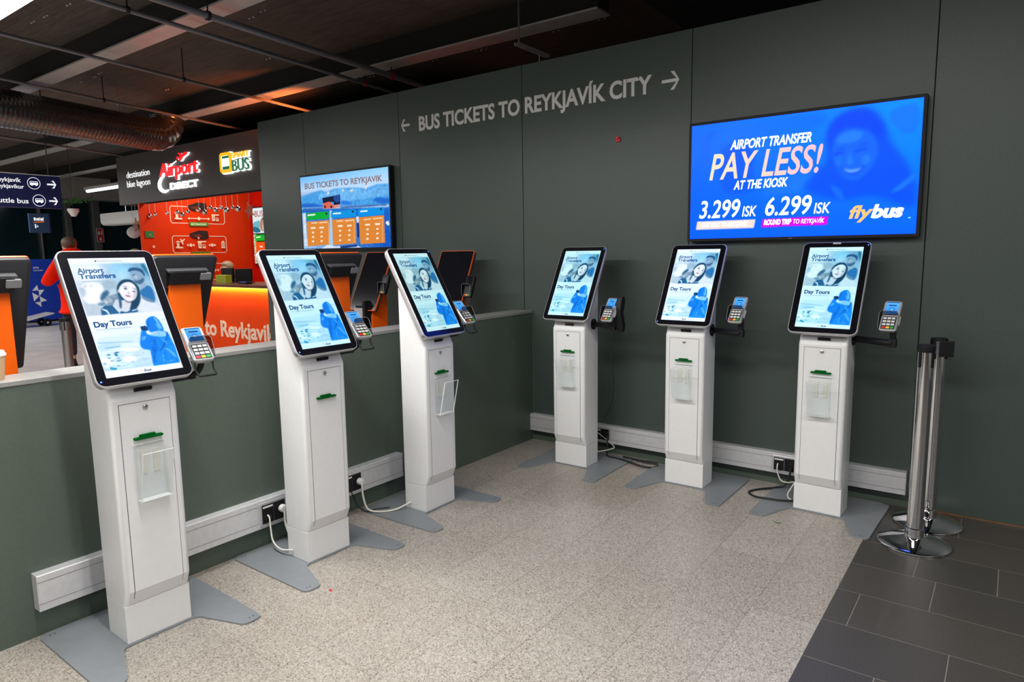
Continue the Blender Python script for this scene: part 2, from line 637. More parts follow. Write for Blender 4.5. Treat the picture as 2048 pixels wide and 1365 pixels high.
class Pic:
    """a flat picture: coloured polygons and lettering layered a hair apart, as ONE mesh with a colour attribute"""

    def __init__(s, fn, step=0.0003):
        s.fn, s.step, s.layer = fn, step, 0
        s.v, s.f, s.c = [], [], []

    def poly(s, col, pts, smooth=0, layer=None):
        if smooth:
            pts = chaikin(pts)
        cols = [lin(c) for c in col] if isinstance(col, list) else [lin(col)] * len(pts)
        if isinstance(col, list):
            n = 10      # colour blend across a four-cornered field
            (x0, y0), (x1, y1), (x2, y2), (x3, y3) = pts
            o = len(s.v)
            g = []
            for j in range(n + 1):
                for i in range(n + 1):
                    u, w = i / n, j / n
                    k = ((1 - u) * (1 - w), u * (1 - w), u * w, (1 - u) * w)
                    s.v.append(s.fn(sum(a * b for a, b in zip(k, (x0, x1, x2, x3))), sum(a * b for a, b in zip(k, (y0, y1, y2, y3))), s.layer * s.step))
                    g.append(tuple(sum(a * c[q] for a, c in zip(k, cols)) for q in range(3)))
            for j in range(n):
                for i in range(n):
                    q = (j * (n + 1) + i, j * (n + 1) + i + 1, (j + 1) * (n + 1) + i + 1, (j + 1) * (n + 1) + i)
                    s.f.append(tuple(t + o for t in q))
                    s.c.append([g[t] for t in q])
        else:
            o = len(s.v)
            s.v += [s.fn(a, b, s.layer * s.step) for a, b in pts]
            s.f.append(tuple(range(o, o + len(pts))))
            s.c.append(cols)
        s.layer += 1
        return s

    def ground(s, img):
        """a painted field (rows bottom to top, sRGB 0..1) as a fine grid of colours"""
        h, w = img.shape[:2]
        lin_ = np.where(img <= 0.04045, img / 12.92, ((np.clip(img, 0, 1) + 0.055) / 1.055) ** 2.4)
        o = len(s.v)
        for j in range(h):
            for i in range(w):
                s.v.append(s.fn(i / (w - 1), j / (h - 1), s.layer * s.step))
        cl = lin_.reshape(-1, 3).tolist()
        for j in range(h - 1):
            for i in range(w - 1):
                q = (j * w + i, j * w + i + 1, (j + 1) * w + i + 1, (j + 1) * w + i)
                s.f.append(tuple(t + o for t in q))
                s.c.append([cl[t] for t in q])
        s.layer += 1
        return s

    def text(s, t, x0, x1, base, cap, col, bold=0.0, shear=0.0, colfn=None):
        vs, fs = text_fit(t, x0, x1, base, cap, bold, shear)
        o = len(s.v)
        s.v += [s.fn(a, b, s.layer * s.step) for a, b in vs]
        for f in fs:
            s.f.append(tuple(i + o for i in f))
            s.c.append([lin(col) if colfn is None else colfn(vs[i]) for i in f])
        s.layer += 1
        return s

    def build(s, name, m, parent=None, key=None):
        if key and key in MESH_CACHE:
            me = MESH_CACHE[key]
        else:
            me = bpy.data.meshes.new(name)
            me.from_pydata(s.v, [], s.f)
            at = me.color_attributes.new('Col', 'FLOAT_COLOR', 'CORNER')
            at.data.foreach_set('color', [q for cols in s.c for c in cols for q in (c[0], c[1], c[2], 1.0)])
            me.materials.append(m)
            me.update()
            if key:
                MESH_CACHE[key] = me
        o = bpy.data.objects.new(name, me)
        COL.objects.link(o)
        if parent:
            o.parent = parent
        return o


class Paint:
    """soft-edged picture painting on a grid of colours (for what the lit screens show)"""

    def __init__(s, w, h, top, bottom=None):
        s.w, s.h = w, h
        s.X, s.Y = np.meshgrid(np.linspace(0, 1, w), np.linspace(0, 1, h))
        a, b = np.array(s.rgb(top)), np.array(s.rgb(bottom or top))
        s.img = b + (a - b) * s.Y[..., None]
        s.rng = np.random.RandomState(5)

    def rgb(s, c):
        c = c.lstrip('#')
        return [int(c[i:i + 2], 16) / 255.0 for i in (0, 2, 4)]

    def blur(s, m, sig):
        if sig <= 0.05:
            return m
        n = max(1, int(sig * 3))
        k = np.exp(-0.5 * (np.arange(-n, n + 1) / sig) ** 2)
        k /= k.sum()
        p = np.pad(m, n, mode='edge')
        p = sum(k[i] * p[i:i + m.shape[0], :] for i in range(2 * n + 1))
        return sum(k[i] * p[:, i:i + m.shape[1]] for i in range(2 * n + 1))

    def mask(s, pts, sig=0.6):
        pts = [tuple(p) for p in pts]
        m = np.zeros_like(s.X)
        for ox, oy in ((-.25, -.25), (.25, -.25), (-.25, .25), (.25, .25)):
            X, Y = s.X + ox / s.w, s.Y + oy / s.h
            c = np.zeros(X.shape, bool)
            for (x1, y1), (x2, y2) in zip(pts, pts[1:] + pts[:1]):
                if y1 != y2:
                    c ^= ((y1 > Y) != (y2 > Y)) & (X < (x2 - x1) * (Y - y1) / (y2 - y1) + x1)
            m += c * 0.25
        return s.blur(m, sig)

    def poly(s, col, pts, smooth=0, sig=0.6, alpha=1.0, tex=0.0, tscale=6):
        if smooth:
            pts = chaikin(pts)
        m = s.mask(pts, sig)[..., None] * alpha
        if isinstance(col, list):
            f = [np.array(s.rgb(c)) for c in col]
            (x0, y0), (x1, y1), (x2, y2), (x3, y3) = pts[:4] if not smooth else [(0, 1), (1, 1), (1, 0), (0, 0)]
            lo, hi = min(y2, y3), max(y0, y1)
            l, r = min(x0, x3), max(x1, x2)
            u = np.clip((s.X - l) / (r - l), 0, 1)[..., None]
            v = np.clip((s.Y - lo) / (hi - lo), 0, 1)[..., None]
            c = (f[0] * (1 - u) + f[1] * u) * v + (f[3] * (1 - u) + f[2] * u) * (1 - v)
        else:
            c = np.array(s.rgb(col)) * np.ones_like(s.img)
        if tex:
            c = c + (s.noise(tscale)[..., None] - 0.5) * tex
        s.img = s.img * (1 - m) + c * m
        return s

    def noise(s, cells, ax=1.0):
        """soft random field, grain about `cells` wide (stretched sideways by ax)"""
        r = s.rng.rand(s.h, s.w)
        n = s.blur(r, cells / 2.5)
        if ax > 1:
            k = int(cells * ax)
            n = sum(np.roll(n, d, 1) for d in range(-k, k + 1)) / (2 * k + 1)
        n = (n - n.min()) / (n.max() - n.min())
        return n

    def grain(s, amp, cells, pts=None, ax=1.0, sig=2):
        m = np.ones_like(s.X) if pts is None else s.mask(pts, sig)
        s.img = s.img + ((s.noise(cells, ax) - 0.5) * amp * m)[..., None]
        return s

    def soft(s, sig):
        s.img = np.stack([s.blur(s.img[..., k], sig) for k in range(3)], -1)
        return s

    def out(s):
        return np.clip(s.img, 0, 1)


def letters(mb, t, x0, x1, base, cap, fn, depth, bold=0.0, shear=0.0, mi=0):
    """solid lettering: filled outlines pushed out by depth along the surface normal"""
    vs, fs = text_fit(t, x0, x1, base, cap, bold, shear)
    n = len(vs)
    V = [fn(a, b, 0) for a, b in vs] + [fn(a, b, depth) for a, b in vs]
    F = [tuple(i + n for i in f) for f in fs]
    cnt = {}
    for f in fs:
        for i in range(len(f)):
            e = (f[i], f[(i + 1) % len(f)])
            cnt[e] = 1
    for (a, b) in cnt:
        if (b, a) not in cnt:
            F.append((a, b, b + n, a + n))
    return mb.add(V, F, mi)


def lerp(a, b, t):
    return a + (b - a) * t


def curve_pts(ctrl, n=8):
    """smooth path through control points (Catmull-Rom)"""
    P = [Vector(p) for p in ctrl]
    P = [P[0] * 2 - P[1]] + P + [P[-1] * 2 - P[-2]]
    out = []
    for i in range(1, len(P) - 2):
        for k in range(n):
            t = k / n
            a, b, c, d = P[i - 1], P[i], P[i + 1], P[i + 2]
            out.append(0.5 * ((2 * b) + (c - a) * t + (2 * a - 5 * b + 4 * c - d) * t * t + (3 * b - a - 3 * c + d) * t ** 3))
    out.append(P[-2])
    return out


# ================================================================= THE SETTING
# floors -----------------------------------------------------------------
struct(MB().add([(-0.17, -12, 0), (2.42, -12, 0), (2.42, 0.0, 0), (-0.17, 0.0, 0)], [(0, 1, 2, 3)]).build('floor', terrazzo_mat(), smooth=0),
       'speckled beige stone tile floor between the two kiosk rows')
struct(MB().add([(-24, -12, 0), (-0.17, -12, 0), (-0.17, 12, 0), (-24, 12, 0)], [(0, 1, 2, 3)]).build('floor', M['hall'], smooth=0),
       'pale grey shiny hall floor beyond the low partition')
mb = MB()
mb.box(2.42, 7.5, -12, 0.0, -0.03, -0.0006, 1)
row_h, tl = 0.2965, 0.606
cross = {0: 2.238, 1: 2.509, 2: 2.755, 3: 2.668, 4: 2.62, 5: 2.80}
cuts3 = (2.668, 2.971)
for k in range(-35, 8):
    y0 = -1.5075 + (k - 1) * row_h
    y1 = y0 + row_h
    if y0 > -0.005:
        break
    ph = cross.get(k, 2.42 + ((k * 37) % 60) / 100.0)
    xs = [2.42] + [x for x in [ph + i * tl for i in range(-3, 12)] if 2.47 < x < 7.45] + [7.5]
    if k == 3:
        xs = [2.42, 2.668, 2.971] + [2.971 + 0.606 * i for i in range(1, 7)] + [7.5]
    for a, b in zip(xs[:-1], xs[1:]):
        g = 0.0016
        mb.box(a + (0 if a == 2.42 else g), b - g, y0 + g, min(y1 - g, 0.0), -0.02, 0.0, 0)
struct(mb.build('floor', [slate_mat(), mat('pale_grout', (0.24, 0.22, 0.20), 0.8, var=0.05)], smooth=0), 'dark slate tile floor on the right with pale joints')

# back wall of panels ------------------------------------------------------
mb = MB()
js = [-3.43, -2.682, -1.377, -0.078, 1.233, 2.545, 3.855, 5.165, 6.475]
for i, (a, b) in enumerate(zip(js[:-1], js[1:])):
    mb.box(a + (0 if i == 0 else 0.003), b - (0 if b == js[-1] else 0.003), 0.0, 0.02, 0.0, 2.81, 0)
mb.box(-3.43, 6.475, 0.006, 0.14, 0.0, 2.8095, 1)
mb.box(-3.432, -3.43, 0.0, 0.14, 0.0, 2.81, 0)
struct(mb.build('wall_back', [M['wall'], M['gap']], smooth=0), 'tall green grey panel wall with dark vertical joints')
struct(MB().box(0.0, 2.56, -0.014, 0.0, 0.0, 0.034).build('baseboard_back', M['half'], smooth=0))
struct(MB().box(2.56, 3.3, -0.005, 0.0, 0.0, 0.010).build('trim_1', M['wood'], smooth=0))

# low partition ------------------------------------------------------------
hw = MB()
for a, b in ((-7.0, -4.42), (-4.416, 0.0)):
    hw.box(-0.17, 0.0, a, b, 0.0, 0.985, 0)
hw.box(-0.165, -0.004, -6.99, 0, 0.0, 0.984, 1)
hwo = struct(hw.build('wall_left', [M['half'], M['gap']], smooth=0), 'low green partition behind the left kiosks')
MB().box(-0.176, 0.005, -7.0, 0.0, 0.985, 1.004).build('cap', M['cap'], hwo, smooth=0, bevel=0.002)
struct(MB().box(-0.006, 0.006, -0.006, 0.0, 0.0, 1.004).build('trim_2', M['half'], smooth=0))

# ceiling ------------------------------------------------------------------
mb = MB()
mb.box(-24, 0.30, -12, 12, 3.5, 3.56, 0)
mb.box(0.30, 9, -12, 12, 3.5, 3.56, 1)  # black colour stands in for the unlit part of the ceiling
struct(mb.build('ceiling', [M['boards'], M['ceil_unlit']], smooth=0), 'dark brown boarded ceiling')
for i, (y0, y1) in enumerate(((-8.63, -8.42), (-6.76, -6.55), (-4.89, -4.68), (-3.12, -2.92), (-1.30, -1.115), (0.555, 0.765), (2.20, 2.42), (4.1, 4.3), (6.0, 6.2))):
    lab = {4: 'pale ceiling beam running above the left kiosks, nearest of those in view', 5: 'pale ceiling beam just beyond the top of the panel wall',
           6: 'pale ceiling beam above the dark booth fascia'}.get(i, 'pale steel ceiling beam running overhead out of the frame')
    t = tag(MB().box(-20, 0.24, y0, y1, 3.285, 3.30).build('ceiling_beam', M['beam'], smooth=0), lab, 'beam', 'ceiling beams')  # beams cut short where the ceiling is coloured as unlit
    MB().box(-20, 0.24, y0 + 0.015, y1 - 0.02, 3.30, 3.5).build('web', M['web'], t, smooth=0)  # black of the web stands in for shade on the beam's side

# ceiling fixings: small white studs in the boards
mb = MB()
random.seed(2)
for k in range(70):
    bx, by = random.uniform(-9, 0.2), random.choice((-0.9, -0.6, 0.2, -1.7, -2.2, 1.0, 1.4)) + random.uniform(-0.03, 0.03)
    for d in (0, 0.06):
        mb.lathe([(0.007, 3.494), (0.009, 3.5)], (bx + d, by, 0), 8)
tag(mb.build('ceiling_screws', M['alu']), 'tiny bright screw heads dotted over the brown ceiling boards', 'screws', kind='stuff')

# far end of the hall ---------------------------------------------------------
struct(MB().box(-17.2, -17.0, -12, 12, 0, 3.5).build('wall_far', M['web'], smooth=0))
struct(MB().box(-24, 7.5, -12.2, -12.0, 0, 3.5).build('wall_front', mat('warm_grey_wall', (0.33, 0.30, 0.27), 0.7, var=0.1, vscale=1.2), smooth=0))
struct(MB().box(7.5, 7.7, -12, 0.14, 0, 3.5).build('wall_right', mat('grey_wall', (0.24, 0.24, 0.24), 0.7, var=0.1, vscale=1.2), smooth=0))
my = [-6.0, -4.2, -2.4, -0.6, 1.2, 2.55, 3.19, 3.86, 5.4, 7.2]
for i, (a, b) in enumerate(zip(my[:-1], my[1:])):
    struct(MB().box(-16.98, -16.93, a, b, 0.05, 3.0).build('window_%d' % (i + 1), M['darkglass'], smooth=0))
for i, a in enumerate(my):
    w = {2.55: 0.02, 3.19: 0.07, 3.86: 0.09}.get(a, 0.03)
    struct(MB().box(-16.95, -16.80, a - w, a + w, 0, 3.2).build('trim_%d' % (i + 3), M['mullion'], smooth=0, bevel=0.01))
struct(MB().box(-17.0, -16.4, -12, 12, 2.95, 3.5).build('trim_20', M['beam'], smooth=0))

# ================================================================= ON THE BACK WALL
t = thing('wall_lettering', 'pale grey bus ticket lettering with arrows high on the panel wall', 'sign', (0, 0, 0))
fnW = lambda a, b, h: (a, -0.0004 - h, b)
letters(MB(), 'BUS TICKETS TO REYKJAV\u00cdK CITY', -1.137, 0.962, 2.466, 0.113, fnW, 0.0012, bold=0.03).build('lettering', M['letter'], t, smooth=0)


def arrow(x0, x1, zc, h, th, flip):
    sgn = -1 if flip else 1
    tip, tail = (x0, x1) if flip else (x1, x0)
    hd = h * 0.52
    pts = [(tail, zc - th / 2), (tip - sgn * th * 0.9, zc - th / 2), (tip - sgn * (hd + 0.0), zc - h / 2), (tip - sgn * (hd - th * 1.25), zc - h / 2), (tip, zc),
           (tip - sgn * (hd - th * 1.25), zc + h / 2), (tip - sgn * hd, zc + h / 2), (tip - sgn * th * 0.9, zc + th / 2), (tail, zc + th / 2)]
    return pts[::-1] if flip else pts


for (x0, x1, zc, h, fl) in ((-1.345, -1.245, 2.527, 0.10, True), (1.032, 1.150, 2.520, 0.115, False)):
    MB().prism(arrow(x0, x1, zc, h, 0.02, fl), fnW, 0, 0.0012).build('arrow', M['letter'], t, smooth=0)
tag(MB().box(0.705, 0.738, -0.012, 0.0, 2.178, 2.206).box(0.712, 0.732, -0.02, -0.012, 2.195, 2.212).build('wall_clip', M['red'], smooth=0, bevel=0.002),
    'tiny red clip stuck on the green panel wall', 'clip')

KIOSK_PICTURE=[
(['#e9f2f7','#5f9fc0','#dfe5ec','#b9c7d2'],[(-0.003,0.953),(0.982,0.948),(1.002,0.502),(0.011,0.51)],0),
('#eef5fa',[(0.013,0.961),(0.437,0.959),(0.336,0.791),(0.017,0.795)],1),
('#96d2f0',[(0.507,0.944),(0.797,0.946),(0.708,0.852),(0.557,0.809),(0.487,0.865)],1),
('#bfe2f4',[(0.561,0.876),(0.708,0.872),(0.635,0.807),(0.544,0.803)],1),
('#1f6f94',[(0.907,0.941),(0.977,0.944),(0.987,0.795),(0.954,0.851),(0.928,0.9)],1),
('#7fb4cc',[(0.867,0.943),(0.899,0.944),(0.917,0.901),(0.89,0.908)],1),
('#a3bac8',[(0.308,0.792),(0.522,0.799),(0.499,0.732),(0.368,0.721),(0.308,0.733)],1),
('#f9f7f4',[(0.039,0.785),(0.316,0.788),(0.325,0.72),(0.216,0.603),(0.021,0.613)],1),
('#bccad5',[(0.015,0.745),(0.089,0.758),(0.097,0.697),(0.032,0.656)],1),
('#aebfcc',[(0.164,0.761),(0.198,0.766),(0.197,0.754),(0.168,0.752)],1),
('#b9b0ac',[(0.092,0.764),(0.125,0.766),(0.117,0.75),(0.09,0.75)],1),
('#3a6788',[(0.248,0.678),(0.362,0.728),(0.382,0.691),(0.291,0.64),(0.234,0.621)],1),
('#5f86a2',[(0.171,0.605),(0.271,0.619),(0.295,0.592),(0.217,0.585)],1),
('#c2ced8',[(0.012,0.604),(0.237,0.588),(0.18,0.51),(0.022,0.512)],1),
('#e3e8ee',[(0.73,0.643),(0.829,0.598),(0.971,0.571),(0.971,0.503),(0.638,0.505)],1),
('#2b74b0',[(0.79,0.707),(0.912,0.753),(0.971,0.707),(0.944,0.584),(0.879,0.594),(0.764,0.658)],1),
('#6c8ba8',[(0.763,0.656),(0.847,0.632),(0.939,0.599),(0.904,0.582),(0.795,0.612)],1),
('#9bb1c4',[(0.792,0.741),(0.899,0.783),(0.9,0.74),(0.798,0.703)],1),
('#8ca8c0',[(0.731,0.861),(0.773,0.88),(0.884,0.877),(0.911,0.825),(0.878,0.775),(0.81,0.755),(0.763,0.767),(0.738,0.802),(0.731,0.837)],1),
('#a9bfd0',[(0.756,0.837),(0.816,0.845),(0.817,0.808),(0.763,0.803)],1),
('#426789',[(0.736,0.803),(0.766,0.788),(0.829,0.792),(0.896,0.82),(0.889,0.783),(0.818,0.752),(0.77,0.761)],1),
('#3d5c7a',[(0.747,0.84),(0.792,0.848),(0.793,0.841),(0.752,0.835)],0),
('#225580',[(0.71,0.879),(0.743,0.905),(0.83,0.911),(0.915,0.892),(0.928,0.845),(0.907,0.817),(0.895,0.858),(0.835,0.882),(0.774,0.881),(0.716,0.868)],1),
('#8398a8',[(0.246,0.617),(0.305,0.651),(0.467,0.689),(0.5,0.666),(0.417,0.589),(0.29,0.581)],1),
('#b4c0c9',[(0.263,0.623),(0.363,0.653),(0.394,0.619),(0.278,0.596)],1),
('#13405f',[(0.471,0.7),(0.496,0.745),(0.558,0.791),(0.636,0.808),(0.723,0.799),(0.778,0.748),(0.783,0.701),(0.755,0.628),(0.707,0.574),(0.64,0.538),(0.555,0.517),(0.567,0.578),(0.603,0.609),(0.497,0.614),(0.48,0.661)],1),
('#25638f',[(0.202,0.558),(0.265,0.587),(0.369,0.588),(0.429,0.513),(0.187,0.508)],0),
('#1e5a86',[(0.431,0.528),(0.551,0.528),(0.572,0.545),(0.662,0.547),(0.66,0.513),(0.423,0.509)],0),
('#d0d8df',[(0.367,0.592),(0.444,0.643),(0.48,0.615),(0.437,0.523),(0.398,0.532)],1),
('#dcdde3',[(0.494,0.631),(0.618,0.61),(0.598,0.576),(0.538,0.518),(0.458,0.522),(0.463,0.577)],1),
('#2c5d80',[(0.477,0.694),(0.496,0.64),(0.488,0.589),(0.456,0.548),(0.44,0.559),(0.461,0.616)],1),
('#e7ecef',[(0.436,0.559),(0.444,0.559),(0.422,0.511),(0.414,0.511)],0),
('#e0e7eb',[(0.36,0.586),(0.375,0.591),(0.429,0.524),(0.417,0.517)],0),
('#edf3f7',[(0.206,0.555),(0.224,0.562),(0.275,0.549),(0.295,0.512),(0.278,0.508),(0.255,0.539),(0.223,0.551)],0),
('#edf3f7',[(0.58,0.53),(0.659,0.541),(0.659,0.532),(0.59,0.524)],0),
('#e4dcdd',[(0.49,0.719),(0.513,0.713),(0.498,0.685),(0.482,0.692)],1),
('#f5efef',[(0.5,0.712),(0.533,0.745),(0.599,0.776),(0.675,0.783),(0.725,0.765),(0.749,0.729),(0.732,0.676),(0.695,0.636),(0.636,0.611),(0.582,0.607),(0.541,0.627),(0.512,0.658)],1),
('#d6c8ce',[(0.721,0.717),(0.747,0.706),(0.708,0.647),(0.65,0.613),(0.657,0.646)],1),
('#8b7b88',[(0.534,0.628),(0.582,0.606),(0.639,0.611),(0.605,0.594),(0.549,0.6)],1),
('#8291a4',[(0.561,0.743),(0.604,0.747),(0.631,0.737),(0.624,0.732),(0.599,0.74)],0),
('#8291a4',[(0.682,0.728),(0.722,0.723),(0.738,0.712),(0.731,0.708),(0.713,0.716)],0),
('#46576f',[(0.571,0.724),(0.605,0.733),(0.627,0.718),(0.595,0.712)],1),
('#46576f',[(0.674,0.696),(0.705,0.703),(0.72,0.692),(0.691,0.687)],1),
('#decfd4',[(0.634,0.708),(0.635,0.679),(0.613,0.675),(0.597,0.682)],1),
('#b08c98',[(0.611,0.679),(0.639,0.679),(0.632,0.673),(0.612,0.674)],1),
('#c08598',[(0.554,0.668),(0.598,0.668),(0.626,0.658),(0.651,0.657),(0.61,0.643),(0.58,0.651)],1),
(['#fdfeff','#eef7fc','#b7dcf0','#cfe9f6'],[(0.013,0.498),(0.999,0.488),(0.981,0.045),(-0.0,0.054)],0),
('#d9edf6',[(0.05,0.334),(0.546,0.316),(0.529,0.264),(0.032,0.277)],1),
('#c3e4f1',[(0.027,0.277),(0.309,0.269),(0.297,0.226),(0.015,0.224)],1),
('#a2cde3',[(0.029,0.29),(0.462,0.272),(0.457,0.264),(0.032,0.278)],0),
('#7fb6d0',[(0.09,0.241),(0.286,0.243),(0.286,0.236),(0.106,0.234)],0),
('#ffffff',[(0.276,0.225),(0.493,0.215),(0.518,0.184),(0.311,0.194)],1),
('#ffffff',[(0.011,0.157),(0.118,0.16),(0.182,0.116),(0.079,0.101),(-0.011,0.131)],1),
('#ffffff',[(0.26,0.154),(0.421,0.156),(0.447,0.108),(0.293,0.102)],1),
('#f6fbfd',[(0.024,0.105),(0.088,0.1),(0.098,0.082),(0.031,0.082)],1),
('#2f7fa0',[(0.084,0.183),(0.122,0.188),(0.141,0.18),(0.133,0.176),(0.101,0.176)],0),
('#1f6486',[(0.184,0.191),(0.224,0.199),(0.262,0.189),(0.229,0.188),(0.197,0.184)],0),
('#1677b4',[(0.182,0.182),(0.22,0.182),(0.224,0.166),(0.197,0.164),(0.186,0.172)],0),
('#2f8fa8',[(0.084,0.163),(0.118,0.16),(0.132,0.151),(0.103,0.15)],0),
('#4f9ab8',[(0.11,0.135),(0.153,0.134),(0.15,0.125),(0.113,0.127)],0),
('#2f6f90',[(0.188,0.127),(0.249,0.131),(0.241,0.124),(0.195,0.121)],0),
('#2a72ae',[(0.21,0.151),(0.233,0.151),(0.229,0.143),(0.208,0.144)],0),
('#6fb0cc',[(0.019,0.12),(0.05,0.121),(0.061,0.111),(0.027,0.111)],0),
('#2f9fc4',[(0.08,0.086),(0.171,0.069),(0.144,0.055),(0.081,0.063)],0),
('#4fb0dc',[(0.353,0.105),(0.404,0.109),(0.382,0.099)],0),
('#7f9fb0',[(0.168,0.091),(0.214,0.088),(0.205,0.081),(0.171,0.083)],0),
('#9fc0d0',[(0.517,0.167),(0.559,0.169),(0.553,0.162)],0),
('#118af2',[(0.718,0.304),(0.827,0.327),(0.936,0.326),(0.966,0.299),(0.991,0.186),(0.986,0.046),(0.621,0.046),(0.633,0.107),(0.646,0.18),(0.605,0.19)],0),
('#0c76dc',[(0.718,0.283),(0.79,0.278),(0.708,0.128),(0.626,0.05),(0.633,0.107)],1),
('#0f82ec',[(0.621,0.36),(0.687,0.354),(0.673,0.314),(0.741,0.302),(0.691,0.21),(0.626,0.187),(0.574,0.191),(0.53,0.224),(0.576,0.294)],1),
('#58b0f4',[(0.586,0.293),(0.647,0.309),(0.656,0.288),(0.589,0.259)],1),
('#f2f6fa',[(0.682,0.341),(0.721,0.334),(0.702,0.321),(0.671,0.32)],0),
('#0f80e8',[(0.71,0.421),(0.743,0.45),(0.817,0.469),(0.867,0.46),(0.902,0.423),(0.92,0.373),(0.915,0.323),(0.854,0.335),(0.787,0.333),(0.73,0.326),(0.705,0.358)],1),
('#8accf8',[(0.828,0.458),(0.869,0.447),(0.902,0.36),(0.88,0.339),(0.862,0.411)],1),
('#5ab2f4',[(0.826,0.414),(0.879,0.382),(0.876,0.332),(0.843,0.356)],1),
('#0a70d0',[(0.722,0.42),(0.758,0.439),(0.75,0.384),(0.719,0.366)],1),
('#0b3f70',[(0.62,0.386),(0.69,0.39),(0.714,0.373),(0.705,0.346),(0.622,0.352)],0),
('#93d0f6',[(0.698,0.311),(0.828,0.328),(0.953,0.322),(0.95,0.287),(0.845,0.279),(0.746,0.297)],1),
('#0a62bb',[(0.938,0.319),(0.96,0.317),(0.948,0.285),(0.863,0.209),(0.782,0.161),(0.771,0.169),(0.858,0.224),(0.92,0.282)],0),
('#5cb2f4',[(0.838,0.198),(0.907,0.173),(0.973,0.104),(0.943,0.097),(0.873,0.153)],1),
('#4aa6f0',[(0.804,0.15),(0.796,0.092),(0.794,0.064),(0.771,0.066),(0.771,0.122)],1),
('#4aa6f0',[(0.79,0.071),(0.932,0.08),(0.951,0.07),(0.81,0.059)],1),
('#3c9cec',[(0.837,0.276),(0.894,0.25),(0.918,0.204),(0.878,0.221)],1),
]
ADVERT_PICTURE=[
(['#006aff','#0094ff','#0066ff','#0060ff'],[(0.0,1.0),(1.0,1.0),(1.0,0.0),(0.0,-0.0)],0),
('#0070ff',[(0.134,0.988),(0.492,0.984),(0.654,0.977),(0.604,0.829),(0.38,0.842),(0.199,0.813)],1),
('#005af2',[(0.155,0.81),(0.242,0.826),(0.322,0.737),(0.301,0.56),(0.339,0.385),(0.161,0.371),(0.139,0.605)],1),
('#0064fa',[(0.052,0.84),(0.077,0.934),(0.154,0.952),(0.097,0.875),(0.079,0.768),(0.106,0.631),(0.067,0.682)],1),
('#1178f0',[(0.357,0.394),(0.46,0.486),(0.56,0.524),(0.582,0.511),(0.524,0.365),(0.375,0.358)],0),
('#0051e6',[(0.627,0.725),(0.635,0.862),(0.673,0.943),(0.747,0.983),(0.807,0.961),(0.853,0.865),(0.873,0.756),(0.909,0.636),(0.953,0.544),(0.996,0.351),(0.998,0.164),(0.888,0.268),(0.799,0.306),(0.728,0.274),(0.666,0.29),(0.529,0.375),(0.587,0.51),(0.645,0.592)],1),
('#0046d4',[(0.632,0.734),(0.639,0.852),(0.676,0.938),(0.747,0.98),(0.804,0.959),(0.85,0.861),(0.869,0.757),(0.84,0.734),(0.8,0.799),(0.724,0.844),(0.673,0.815),(0.656,0.709)],1),
('#0a66ee',[(0.657,0.68),(0.665,0.787),(0.708,0.835),(0.77,0.825),(0.813,0.778),(0.842,0.686),(0.836,0.562),(0.805,0.485),(0.766,0.425),(0.72,0.431),(0.688,0.501),(0.663,0.589)],1),
('#1c7df6',[(0.666,0.727),(0.688,0.797),(0.739,0.816),(0.785,0.793),(0.761,0.73),(0.705,0.72)],1),
('#1a7bf4',[(0.727,0.658),(0.738,0.597),(0.749,0.561),(0.729,0.55),(0.716,0.566),(0.723,0.609)],1),
('#1a78f4',[(0.773,0.611),(0.808,0.625),(0.814,0.566),(0.785,0.531)],1),
('#1672f2',[(0.671,0.608),(0.697,0.614),(0.695,0.555),(0.68,0.557)],1),
('#003fbe',[(0.662,0.641),(0.68,0.66),(0.706,0.653),(0.712,0.643),(0.686,0.645),(0.668,0.632)],0),
('#003fbe',[(0.747,0.652),(0.767,0.668),(0.793,0.673),(0.802,0.662),(0.772,0.656),(0.753,0.642)],0),
('#0048cc',[(0.664,0.678),(0.685,0.692),(0.709,0.678),(0.709,0.671),(0.685,0.683)],0),
('#0048cc',[(0.742,0.684),(0.767,0.704),(0.802,0.705),(0.802,0.697),(0.767,0.694)],0),
('#0044c4',[(0.692,0.541),(0.729,0.512),(0.765,0.517),(0.795,0.547),(0.778,0.484),(0.738,0.468),(0.707,0.494)],1),
('#6ab2ff',[(0.703,0.533),(0.73,0.513),(0.765,0.517),(0.785,0.533),(0.768,0.495),(0.735,0.488),(0.714,0.502)],1),
('#0a6bf2',[(0.653,0.421),(0.706,0.355),(0.718,0.265),(0.694,0.287),(0.665,0.35)],1),
('#1277f4',[(0.887,0.307),(0.942,0.395),(0.987,0.464),(0.984,0.409),(0.934,0.33)],1),
('#0a78fa',[(0.875,0.935),(0.941,0.967),(0.987,0.965),(0.991,0.779),(0.945,0.733),(0.906,0.797),(0.877,0.859)],1),
('#ffe6da',[(0.037,0.153),(0.328,0.154),(0.321,0.082),(0.031,0.08)],0),
('#e6009e',[(0.362,0.155),(0.653,0.156),(0.648,0.088),(0.355,0.084)],0),
]
